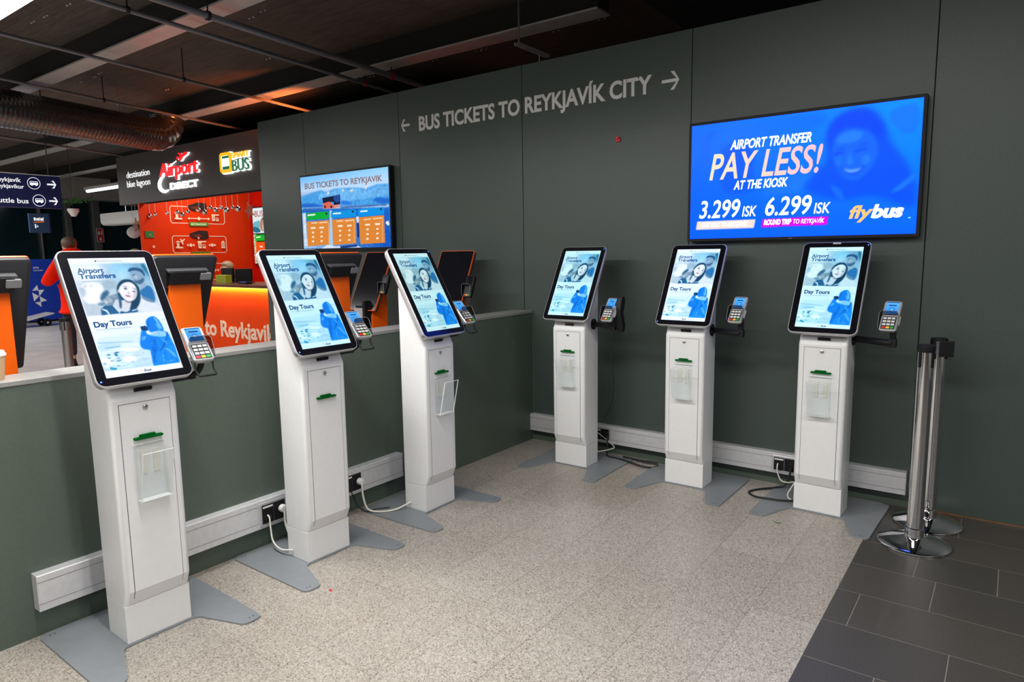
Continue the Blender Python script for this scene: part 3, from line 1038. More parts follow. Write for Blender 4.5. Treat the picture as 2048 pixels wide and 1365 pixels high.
PRICE_PICTURE=[
(['#7fc6ff','#a5dcff','#d9e8ff','#e6ecfb'],[(0.0,1.0),(1.0,1.0),(0.999,0.735),(-0.001,0.762)],0),
(['#c9dcf5','#bfe0ff','#1d6fd8','#2f6fcb'],[(-0.001,0.806),(0.997,0.764),(0.997,0.498),(0.004,0.578)],0),
('#5aaeea',[(0.003,0.735),(0.128,0.769),(0.244,0.798),(0.316,0.758),(0.41,0.798),(0.534,0.793),(0.637,0.785),(0.753,0.756),(0.876,0.799),(0.997,0.792),(0.994,0.536),(0.005,0.588)],0),
('#7cc0f2',[(0.191,0.698),(0.261,0.775),(0.324,0.726),(0.409,0.788),(0.498,0.787),(0.584,0.757),(0.67,0.776),(0.776,0.733),(0.883,0.778),(0.995,0.755),(0.995,0.65),(0.578,0.617),(0.31,0.633)],0),
('#e6eefc',[(0.316,0.747),(0.345,0.775),(0.357,0.743),(0.323,0.715)],1),
('#f0e8e6',[(0.489,0.778),(0.525,0.784),(0.518,0.744),(0.497,0.752)],1),
('#f0e8e6',[(0.575,0.748),(0.602,0.775),(0.636,0.77),(0.609,0.729)],1),
('#f0e8e6',[(0.741,0.767),(0.771,0.793),(0.778,0.763),(0.756,0.746)],1),
('#3a8ce6',[(0.473,0.627),(0.544,0.63),(0.627,0.571),(0.488,0.575)],1),
('#2f7fd8',[(0.827,0.601),(0.869,0.635),(1.001,0.611),(0.999,0.555),(0.929,0.542)],0),
('#2b7ad8',[(0.002,0.632),(0.14,0.629),(0.271,0.585),(0.269,0.554),(0.004,0.572)],0),
('#c7dcf2',[(0.004,0.578),(0.994,0.536),(0.995,0.488),(0.003,0.551)],0),
('#1a4f9c',[(0.018,0.565),(0.269,0.554),(0.268,0.539),(0.018,0.552)],0),
('#1a4f9c',[(0.469,0.546),(0.743,0.545),(0.967,0.539),(0.967,0.527),(0.743,0.529),(0.469,0.532)],0),
(['#2a72c8','#2a7ad8','#1466c8','#bcd6f0'],[(0.003,0.554),(0.997,0.498),(1.0,0.0),(0.0,-0.0)],0),
('#dfe8f4',[(0.005,0.501),(0.05,0.509),(0.046,0.238),(0.06,0.042),(0.01,0.033),(0.007,0.349)],0),
('#b8d4f2',[(0.341,0.516),(0.369,0.514),(0.364,0.035),(0.318,0.036)],0),
('#dbe8f8',[(0.641,0.41),(0.671,0.408),(0.675,0.308),(0.649,0.309)],0),
('#e4ecf6',[(0.222,0.001),(0.3,0.052),(0.39,0.024),(0.62,0.039),(0.686,0.002)],0),
('#21509c',[(0.445,0.028),(0.646,0.043),(0.636,0.013),(0.452,-0.004)],0),
('#1b3f86',[(0.65,0.329),(0.671,0.328),(0.667,0.148),(0.645,0.119)],0),
('#e8f0fa',[(0.951,0.319),(0.99,0.336),(0.991,0.259),(0.957,0.29)],1),
('#13264e',[(0.263,0.689),(0.473,0.714),(0.468,0.587),(0.399,0.578),(0.392,0.625),(0.267,0.617)],0),
('#2d5fa8',[(0.396,0.702),(0.468,0.709),(0.464,0.628),(0.432,0.606),(0.398,0.645)],0),
('#e87a6a',[(0.265,0.617),(0.347,0.635),(0.39,0.584),(0.397,0.542),(0.268,0.543)],0),
('#e9a197',[(0.39,0.579),(0.468,0.587),(0.466,0.554),(0.397,0.54)],0),
('#10192e',[(0.28,0.584),(0.299,0.588),(0.301,0.551),(0.283,0.547)],1),
('#10192e',[(0.353,0.577),(0.372,0.581),(0.375,0.544),(0.356,0.541)],1),
('#05bd4e',[(0.056,0.481),(0.074,0.501),(0.318,0.502),(0.332,0.485),(0.329,0.418),(0.313,0.405),(0.071,0.404),(0.055,0.422)],0),
('#0aa6ea',[(0.358,0.481),(0.377,0.502),(0.628,0.503),(0.645,0.488),(0.642,0.42),(0.624,0.406),(0.373,0.407),(0.355,0.423)],0),
('#04a4ee',[(0.668,0.496),(0.683,0.504),(0.935,0.505),(0.946,0.493),(0.943,0.421),(0.931,0.409),(0.681,0.407),(0.665,0.423)],0),
('#e79a4a',[(0.053,0.379),(0.33,0.386),(0.318,0.052),(0.055,0.037)],0),
('#e79a4a',[(0.364,0.387),(0.64,0.395),(0.631,0.059),(0.364,0.043)],0),
('#e79a4a',[(0.67,0.396),(0.94,0.405),(0.94,0.055),(0.676,0.047)],0),
('#f4c78e',[(0.32,0.361),(0.326,0.361),(0.319,0.057),(0.312,0.057)],0),
('#f4c78e',[(0.613,0.362),(0.619,0.361),(0.611,0.069),(0.605,0.069)],0),
('#f4c78e',[(0.917,0.36),(0.923,0.36),(0.919,0.07),(0.913,0.07)],0),
('#fff4e6',[(0.103,0.3),(0.161,0.3),(0.16,0.278),(0.102,0.278)],0),
('#fff4e6',[(0.115,0.237),(0.143,0.239),(0.141,0.216),(0.114,0.214)],0),
('#fff4e6',[(0.112,0.175),(0.139,0.177),(0.138,0.154),(0.111,0.152)],0),
('#fff4e6',[(0.109,0.112),(0.136,0.115),(0.135,0.092),(0.108,0.09)],0),
('#fff4e6',[(0.209,0.299),(0.266,0.299),(0.264,0.277),(0.208,0.277)],0),
('#fff4e6',[(0.221,0.237),(0.247,0.239),(0.246,0.217),(0.22,0.215)],0),
('#fff4e6',[(0.218,0.176),(0.244,0.178),(0.243,0.156),(0.217,0.153)],0),
('#fff4e6',[(0.215,0.114),(0.241,0.116),(0.24,0.094),(0.214,0.092)],0),
('#fff4e6',[(0.431,0.307),(0.485,0.307),(0.484,0.286),(0.43,0.286)],0),
('#fff4e6',[(0.442,0.243),(0.467,0.244),(0.466,0.223),(0.441,0.221)],0),
('#fff4e6',[(0.439,0.179),(0.464,0.181),(0.463,0.159),(0.438,0.157)],0),
('#fff4e6',[(0.436,0.115),(0.461,0.117),(0.46,0.095),(0.435,0.093)],0),
('#fff4e6',[(0.537,0.306),(0.589,0.306),(0.588,0.285),(0.536,0.285)],0),
('#fff4e6',[(0.548,0.242),(0.573,0.244),(0.572,0.223),(0.547,0.221)],0),
('#fff4e6',[(0.545,0.179),(0.57,0.181),(0.569,0.16),(0.544,0.158)],0),
('#fff4e6',[(0.542,0.116),(0.567,0.118),(0.566,0.097),(0.541,0.095)],0),
('#fff4e6',[(0.737,0.307),(0.79,0.306),(0.789,0.285),(0.736,0.285)],0),
('#fff4e6',[(0.749,0.245),(0.773,0.246),(0.772,0.225),(0.748,0.223)],0),
('#fff4e6',[(0.746,0.183),(0.771,0.185),(0.77,0.163),(0.745,0.162)],0),
('#fff4e6',[(0.743,0.122),(0.768,0.124),(0.767,0.102),(0.742,0.1)],0),
('#fff4e6',[(0.844,0.307),(0.895,0.307),(0.894,0.285),(0.843,0.285)],0),
('#fff4e6',[(0.855,0.246),(0.879,0.247),(0.878,0.226),(0.854,0.224)],0),
('#fff4e6',[(0.853,0.185),(0.877,0.187),(0.876,0.166),(0.852,0.164)],0),
('#fff4e6',[(0.85,0.125),(0.874,0.127),(0.873,0.105),(0.849,0.103)],0),
('#f6dcb8',[(0.111,0.367),(0.189,0.368),(0.188,0.351),(0.11,0.35)],0),
('#f6dcb8',[(0.207,0.364),(0.311,0.368),(0.31,0.351),(0.207,0.347)],0),
('#f6dcb8',[(0.416,0.371),(0.496,0.373),(0.496,0.357),(0.415,0.355)],0),
('#f6dcb8',[(0.514,0.369),(0.622,0.374),(0.622,0.358),(0.513,0.352)],0),
('#f6dcb8',[(0.723,0.37),(0.802,0.373),(0.801,0.358),(0.723,0.354)],0),
('#f6dcb8',[(0.822,0.375),(0.926,0.379),(0.925,0.364),(0.821,0.359)],0),
('#ffffff',[(0.073,0.479),(0.166,0.482),(0.165,0.463),(0.072,0.459)],0),
('#ffffff',[(0.38,0.475),(0.475,0.478),(0.474,0.459),(0.379,0.457)],0),
('#ffffff',[(0.691,0.48),(0.77,0.483),(0.769,0.465),(0.69,0.462)],0),
('#35304a',[(0.284,0.482),(0.308,0.489),(0.322,0.469),(0.301,0.456)],1),
('#35304a',[(0.589,0.485),(0.611,0.491),(0.624,0.472),(0.605,0.459)],1),
('#35304a',[(0.895,0.491),(0.915,0.496),(0.927,0.478),(0.91,0.466)],1),
]
NPHOTO = next(i for i, q in enumerate(KIOSK_PICTURE) if i > 5 and isinstance(q[0], list))
COAT = next(q[1] for q in KIOSK_PICTURE if q[0] == "#118af2")



def wall_display(name, label, x0, x1, z0, z1, depth, border, pic, texts, key):
    """screen face at y=-depth; x0..z1 bound the lit area"""
    t = thing(name, label, 'screen', ((x0 + x1) / 2, 0, z0 - border))
    cx, zz = (x0 + x1) / 2, z0 - border
    w, h = x1 - x0, z1 - z0
    o = MB()
    fr = lambda a, b, c: (a, -c, b + h / 2 + border)
    o.prism(rrect(w + 2 * border, h + 2 * border, 0.008, 3), fr, 0.015, depth - 0.001, 0)
    o.build('frame', M['black'], t, smooth=30, bevel=0.002)
    MB().box(-0.2, 0.2, -0.016, 0.0, border + h * 0.3, border + h * 0.7).build('wall_bracket', M['black'], t, smooth=0)
    p = Pic(lambda a, b, c: ((a - 0.5) * w, -depth - c, border + b * h))
    p.ground(pic)
    for tx in texts:
        p.text(*tx[0], **tx[1])
    p.build('display', M['tvscreen' if key == 'adv' else 'lowscreen'], t)
    return t


def pay_col(q):
    k = min(1, max(0, (q[0] - 0.1) / 0.5))
    return tuple(lerp(a, b, k) / 2.6 for a, b in zip(lin('#fff0c8'), lin('#ffccd6')))


D = dict
# the advert: a smiling face in blues under white lettering
pa = Paint(330, 186, '#0070ff', '#0060ff')
for i, (col, pts, sm) in enumerate(ADVERT_PICTURE):
    flat = i >= len(ADVERT_PICTURE) - 2
    pa.poly(col, pts, sm, sig=0.5 if flat else (4.0 if i < 7 else 2.2 if len(pts) > 7 else 1.6))
    if i == len(ADVERT_PICTURE) - 3:
        pa.grain(0.03, 9)
ADV = pa.out()
# a bright panel: the deep blues keep their hue at a higher output
k_ = np.clip((ADV.min(-1, keepdims=True) - 0.3) / 0.4, 0, 1)
TVS = 2.6 ** (-1 / 2.3)
ADV[..., :2] = ADV[..., :2] * TVS
ADV[..., 2:] = ADV[..., 2:] * (1 - (1 - TVS) * k_)
# the price list: snowy mountains, a coach and three price columns
pa = Paint(330, 194, '#8fd0ff', '#2f7fd8')
for i, (col, pts, sm) in enumerate(PRICE_PICTURE):
    big = i < 16
    pa.poly(col, pts, sm, sig=1.7 if big else 0.4)
    if i == 3:
        pa.grain(0.22, 5, PRICE_PICTURE[2][1], 1.0)
    if i == 15:
        pa.grain(0.25, 4, [(0, 0), (1, 0), (1, 0.42), (0, 0.42)], 1.0)
        pa.grain(0.35, 2.2, [(0, 0.41), (1, 0.50), (1, 0.55), (0, 0.46)], 2.0)
PRICE = pa.out() ** 1.25
adv = [
    (('AIRPORT TRANSFER', 0.196, 0.567, 0.762, 0.078, '#ffffff'), D(bold=0.022, shear=0.25)),
    (('PAY LESS!', 0.095, 0.618, 0.517, 0.224, '#ffffff'), D(bold=0.016, shear=0.25, colfn=pay_col)),
    (('AT THE KIOSK', 0.218, 0.472, 0.419, 0.074, '#ffffff'), D(bold=0.022, shear=0.25)),
    (('3.299', 0.047, 0.253, 0.183, 0.155, '#ffffff'), D(bold=0.012, shear=0.2)),
    (('ISK', 0.263, 0.332, 0.183, 0.09, '#ffffff'), D(bold=0.008, shear=0.2)),
    (('6.299', 0.373, 0.580, 0.184, 0.153, '#ffffff'), D(bold=0.012, shear=0.2)),
    (('ISK', 0.590, 0.660, 0.183, 0.088, '#ffffff'), D(bold=0.008, shear=0.2)),
    (('ONE WAY TO REYKJAV\u00cdK', 0.060, 0.292, 0.103, 0.038, '#fff6f0'), D(bold=0.02, shear=0.2)),
    (('ROUND TRIP', 0.368, 0.494, 0.105, 0.041, '#ffffff'), D(bold=0.05, shear=0.2)),
    (('TO REYKJAV\u00cdK', 0.502, 0.637, 0.106, 0.038, '#ffffff'), D(bold=0.0, shear=0.2)),
    (('fly', 0.738, 0.836, 0.133, 0.098, '#b08a48'), D(bold=0.03, shear=0.25)),
    (('bus', 0.826, 0.952, 0.133, 0.098, '#ffffff'), D(bold=0.045, shear=0.25)),
]
tv = wall_display('wall_display', 'large wall screen with blue airport transfer advert', 1.265, 2.506, 1.5148, 2.2081, 0.06, 0.018, ADV, adv, 'adv')
MB().box(0.583, 0.592, -0.0605, -0.058, 0.10, 0.104).build('status_light', emit('green_indicator', '#7cff5a', 3), tv, smooth=0)
MB().box(-0.02, 0.0, -0.0612, -0.0595, 0.006, 0.010).build('maker_badge', M['grey'], tv, smooth=0)
prices = [
    (('BUS TICKETS TO REYKJAVIK', 0.055, 0.936, 0.833, 0.078, '#8a6a68'), D(bold=0.02)),
]
wall_display('wall_display', 'smaller wall screen listing bus ticket prices over a mountain picture', -2.6927, -1.4627, 1.508, 2.1938, 0.06, 0.016, PRICE, prices, 'prices')

# ================================================================= CABLE TRUNKING AND CABLES


def trunking(label, loc, rz, length, z0, z1, sockets):
    """runs along local +x, front towards local -y"""
    t = thing('cable_trunking', label, 'trunking', loc, rz, 'aluminium cable trunkings along the walls')
    d = 0.05
    lip = 0.027
    prof = [(0, z0), (d, z0), (d, z0 + lip), (d - 0.002, z0 + lip), (d - 0.002, z1 - lip), (d, z1 - lip), (d, z1 - 0.003), (d - 0.003, z1), (0, z1)]
    MB().prism(prof, lambda a, b, h: (h, -a, b), length, 0).build('channel', M['alu'], t, smooth=0)
    o = MB()
    xs = sorted([0.003] + [x for s in sockets for x in (s[0], s[1])] + [length - 0.003])
    for a, b in zip(xs[0::2], xs[1::2]):
        if b - a > 0.01:
            o.box(a, b, -d + 0.0005, -d + 0.003, z0 + lip + 0.002, z1 - lip - 0.002)
    o.build('cover', M['alu'], t, smooth=0)
    o = MB()
    for zz in (z0 + lip, z1 - lip - 0.002):
        o.box(0.001, length - 0.001, -d - 0.0003, -d + 0.001, zz, zz + 0.002)
    o.build('joint', M['alu_line'], t, smooth=0)
    for (a, b) in sockets:
        f = MB()
        f.box(a, b, -d - 0.006, -d, z0 + 0.010, z1 - 0.014)
        f.build('socket_frame', M['silver'], t, smooth=0, bevel=0.003)
        m = (a + b) / 2
        for (p, q, kind) in ((a + 0.014, m - 0.001, 'data'), (m + 0.001, b - 0.014, 'power')):
            s = MB().box(p, q, -d - 0.009, -d - 0.004, z0 + 0.022, z1 - 0.026).build('socket_insert', M['black'], t, smooth=0, bevel=0.0015)
            if kind == 'data':
                MB().box(p + 0.004, q - 0.004, -d - 0.0098, -d - 0.008, z1 - 0.041, z1 - 0.032).build('label_strip', M['white'], s, smooth=0)
                MB().box(p + 0.012, q - 0.012, -d - 0.0095, -d - 0.008, z0 + 0.04, z0 + 0.062).build('data_port', M['gap'], s, smooth=0)
    return t


trunking('aluminium cable trunking low along the partition behind left kiosks', (0, -3.369, 0), PI / 2, 1.91, 0.116, 0.258, [(0.937, 1.093), (1.44, 1.591)])
trunking('aluminium cable trunking low along the panel wall behind right kiosks', (-0.01, 0, 0), 0, 2.543, 0.08, 0.207, [(0.56, 0.713), (1.825, 1.975)])


def cable(label, ctrl, r, m, plug=None, group='power and data cables'):
    t = thing('cable', label, 'cable', ctrl[0], 0, group)
    o = Vector(ctrl[0])
    MB().tube([Vector(p) - o for p in curve_pts(ctrl, 7)], r, 8).build('cord', m, t, smooth=60)
    if plug:
        ax, pm = plug
        b = MB()
        if ax == 'x':
            b.lathe([(0.001, -0.008), (0.019, -0.008), (0.020, 0.006), (0.016, 0.016), (0.001, 0.018)], (0, 0, 0), 16, axis='x')
        else:
            b.lathe([(0.001, -0.008), (0.019, -0.008), (0.020, 0.006), (0.016, 0.016), (0.001, 0.018)], (0, 0, 0), 16, axis='y')
        b.build('plug', pm, t, smooth=40)
    return t


WC, BC = M['white_cable'], M['black_cable']
cable('white data lead from the socket into the second kiosk on the left', [(0.066, -2.395, 0.182), (0.078, -2.393, 0.170), (0.080, -2.392, 0.12), (0.10, -2.395, 0.055), (0.17, -2.40, 0.034), (0.245, -2.386, 0.045)], 0.0042, WC)
cable('white plug in the trunking socket beside the second kiosk on the left', [(0.072, -2.313, 0.193), (0.086, -2.313, 0.175), (0.087, -2.312, 0.12), (0.12, -2.31, 0.062), (0.195, -2.30, 0.05)], 0.0055, WC, ('x', M['white']))
cable('white plug and cord lying across the base of third kiosk on left', [(0.072, -1.812, 0.187), (0.086, -1.812, 0.168), (0.090, -1.81, 0.10), (0.115, -1.80, 0.030), (0.17, -1.76, 0.0145), (0.22, -1.69, 0.016), (0.25, -1.64, 0.035), (0.262, -1.612, 0.045)], 0.0055, WC, ('x', M['white']))
cable('thin black lead hanging from trunking behind the second left kiosk', [(0.066, -1.875, 0.17), (0.075, -1.87, 0.12), (0.085, -1.84, 0.05), (0.10, -1.80, 0.014), (0.115, -1.74, 0.0125), (0.16, -1.68, 0.012)], 0.003, BC)
cable('white data lead behind the first kiosk by the panel wall', [(0.60, -0.062, 0.15), (0.68, -0.07, 0.11), (0.745, -0.085, 0.075), (0.74, -0.10, 0.062), (0.70, -0.16, 0.055), (0.64, -0.24, 0.05)], 0.0035, WC)
cable('black coiled cable lying on the floor between first two right kiosks',
      [(0.675, -0.07, 0.15), (0.69, -0.08, 0.11), (0.70, -0.10, 0.04), (0.72, -0.13, 0.0135), (0.80, -0.14, 0.0135), (0.90, -0.165, 0.0135), (1.00, -0.20, 0.0135), (1.07, -0.18, 0.006), (1.095, -0.13, 0.006), (1.07, -0.095, 0.006),
       (0.98, -0.10, 0.007), (0.90, -0.09, 0.0135), (0.83, -0.085, 0.0135), (0.84, -0.10, 0.02), (0.93, -0.075, 0.008), (1.05, -0.055, 0.006), (1.2, -0.06, 0.006), (1.30, -0.09, 0.0145)], 0.0058, BC, ('y', M['black']))
cable('white lead looping from wall socket down to the rightmost kiosk', [(1.855, -0.062, 0.145), (1.855, -0.075, 0.13), (1.86, -0.08, 0.09), (1.885, -0.09, 0.05), (1.93, -0.12, 0.055), (1.965, -0.16, 0.075), (1.985, -0.19, 0.085), (1.975, -0.215, 0.06), (1.965, -0.25, 0.03), (1.985, -0.29, 0.018), (2.025, -0.31, 0.02)], 0.0042, WC)
cable('black power cable looping on the floor beside the rightmost kiosk', [(1.935, -0.072, 0.15), (1.935, -0.085, 0.13), (1.93, -0.09, 0.08), (1.91, -0.10, 0.03), (1.87, -0.12, 0.013), (1.79, -0.19, 0.0075), (1.75, -0.27, 0.0065), (1.80, -0.33, 0.0075), (1.88, -0.345, 0.0155), (1.96, -0.33, 0.0155), (2.03, -0.30, 0.022)], 0.006, BC, ('y', M['black']))

# ================================================================= SELF-SERVICE KIOSKS
TILT, CV, CH = 0.5236, -0.0568, 1.2405
SW, SH, BW, BH = 0.269, 0.4804, 0.3415, 0.5472
PWH, PD = 0.12145, 0.159


def body_sections(half, prof, pd, r):
    secs = []
    for z, vf in prof:
        rr = min(r, (vf + pd) * 0.45)
        p = roundpoly([(-half, pd, 0.002), (-half, -vf, rr), (half, -vf, rr), (half, pd, 0.002)], 5)
        secs.append([(a, b, z) for a, b in p])
    return secs


def tilt_frame(cv, ch, tilt):
    ct, st = math.cos(tilt), math.sin(tilt)
    return lambda a, b, c: (a, -(cv - b * st + c * ct), ch + b * ct + c * st)


MT = tilt_frame(CV, CH, TILT)
def title_col(q):
    k = min(1, max(0, (q[0] - 0.06) / 0.4))
    return tuple(lerp(a, b, k) for a, b in zip(lin('#4f7896'), lin('#12599c')))


KTEXT = [
    (('Airport', 0.066, 0.396, 0.871, 0.044, '#1b4e7d'), D(bold=0.034, colfn=title_col)),
    (('Transfers', 0.066, 0.530, 0.822, 0.044, '#1b4e7d'), D(bold=0.034, colfn=title_col)),
    (('Day Tours', 0.055, 0.532, 0.411, 0.046, '#0f4a7e'), D(bold=0.036)),
    (('Reykjavik Excursions', 0.36, 0.672, 0.9685, 0.010, '#5d6f7c'), D(bold=0.01)),
    (('fly', 0.413, 0.475, 0.014, 0.020, '#f6d9c6'), D(bold=0.03, shear=0.2)),
    (('bus', 0.480, 0.577, 0.012, 0.021, '#2f5878'), D(bold=0.03, shear=0.2)),
]


pa = Paint(168, 300, '#f6fafc', '#fbfdfe')
for i, (col, pts, sm) in enumerate(KIOSK_PICTURE):
    pts = [(min(1, max(0, a)), min(1, max(0, b))) for a, b in pts]
    field = isinstance(col, list)
    pa.poly(col, pts, sm, sig=0.35 if field else (1.0 if sm else 0.6) if i > 3 else 6.0)
    if i == 14:
        pa.soft(1.6)
        pa.grain(0.10, 7, KIOSK_PICTURE[0][1])
    if i == 24:
        pa.grain(0.30, 3.0, KIOSK_PICTURE[23][1])
    if i == NPHOTO:
        pa.grain(0.10, 5, KIOSK_PICTURE[NPHOTO][1], 4.0)
        pa.grain(0.20, 3, [(0, 0.05), (0.62, 0.05), (0.62, 0.24), (0, 0.24)], 3.0, 6)
pa.grain(0.16, 4, COAT, 1.0)
pa.grain(0.14, 7, COAT, 1.0)
pa.poly('#f8fbfd', [(0, 0), (1, 0), (1, 0.044), (0, 0.044)], 0, 0.4)
pa.soft(0.45)
KPIC = pa.out()


def kiosk_picture(fn):
    p = Pic(fn, 0.00012)
    p.ground(KPIC)
    p.poly('#2c6a5c', [(0.315, 0.972), (0.335, 0.982), (0.352, 0.974), (0.335, 0.966)])
    p.poly('#8fa3b0', [(0.08, 0.798), (0.43, 0.795), (0.43, 0.799), (0.08, 0.802)])
    p.poly('#9db4c2', [(0.058, 0.388), (0.50, 0.385), (0.50, 0.389), (0.058, 0.392)])
    for a, k in KTEXT:
        p.text(*a, **k)
    return p


def card_terminal(parent, loc, tilt, yaw, key, lit=True, shell='silver'):
    """card reader facing local -y, leaning back by tilt"""
    ct, st = math.cos(tilt), math.sin(tilt)
    rot = Matrix.Rotation(yaw, 3, 'Z')

    def T(a, b, c):
        p = rot @ Vector((a, -(-b * st + c * ct), b * ct + c * st))
        return (p.x + loc[0], p.y + loc[1], p.z + loc[2])
    o = MB()
    o.loft([[T(a, b, c) for a, b in rrect(w, h, r, 4)] for w, h, r, c in ((0.062, 0.15, 0.012, -0.034), (0.076, 0.168, 0.013, -0.022), (0.08, 0.172, 0.013, -0.004), (0.074, 0.166, 0.011, 0.0))])
    t = o.build('card_terminal', M[shell], parent, smooth=40, key=key and key + 'shell')
    p = Pic(lambda a, b, c: T((a - 0.5) * 0.058, 0.012 + b * 0.066, 0.0012 + c), 0.0002)
    if lit:
        p.poly(['#54b4f5', '#62bcf7', '#2d86e4', '#2f8be8'], [(0, 1), (1, 1), (1, 0), (0, 0)])
        p.poly('#0d4fa8', [(0, 0.93), (1, 0.93), (1, 1), (0, 1)])
        p.poly('#0b3f86', [(0.2, 0.66), (0.8, 0.66), (0.8, 0.76), (0.2, 0.76)])
        p.poly('#1d6fd0', [(0.5 + 0.22 * math.cos(q * PI / 8), 0.34 + 0.2 * math.sin(q * PI / 8)) for q in range(16)])
        p.poly('#58b8f6', [(0.5 + 0.14 * math.cos(q * PI / 8), 0.34 + 0.13 * math.sin(q * PI / 8)) for q in range(16)])
        p.build('terminal_screen', M['screen'], t, key=key and key + 'scr')
    else:
        p.poly('#0a0b0d', [(0, 0), (1, 0), (1, 1), (0, 1)])
        p.build('terminal_screen', M['glass'], t, key=key and key + 'scr')
    p = Pic(lambda a, b, c: T((a - 0.5) * 0.062, -0.078 + b * 0.072, 0.0012 + c), 0.0003)
    p.poly('#1c1c1f', [(0, 0), (1, 0), (1, 1), (0, 1)])
    for r in range(4):
        for c in range(3):
            col = ('#d8232c', '#f2c230', '#22a045')[c] if r == 0 else ('#d9dad8' if lit else '#2c2d30')
            p.poly(col, [(0.06 + c * 0.31, 0.05 + r * 0.235), (0.31 + c * 0.31, 0.05 + r * 0.235), (0.31 + c * 0.31, 0.20 + r * 0.235), (0.06 + c * 0.31, 0.20 + r * 0.235)])
    p.build('keypad', M['print'], t, key=key and key + 'keys')
    # privacy shield: a smoked collar around the keys, highest away from the hand
    o = MB()
    pts = [(-0.038, -0.076, 0.006), (-0.038, -0.045, 0.02), (-0.038, -0.008, 0.034), (-0.03, 0.002, 0.037), (0.03, 0.002, 0.037), (0.038, -0.008, 0.034), (0.038, -0.045, 0.02), (0.038, -0.076, 0.006)]
    n = len(pts)
    o.add([T(a, b, 0) for a, b, h in pts] + [T(a * 1.12, b + (0.004 if b > -0.02 else 0), h) for a, b, h in pts], [(i, i + 1, i + 1 + n, i + n) for i in range(n - 1)])
    o.build('keypad_shield', M['smoke'], t, smooth=40, key=key and key + 'shield')
    o = MB().tube([T(a * 1.12, b + (0.004 if b > -0.02 else 0), h) for a, b, h in pts], 0.0011, 6)
    o.build('shield_rim', M['rim'], t, smooth=50, key=key and key + 'srim')
    return t, T


PANEL = {}


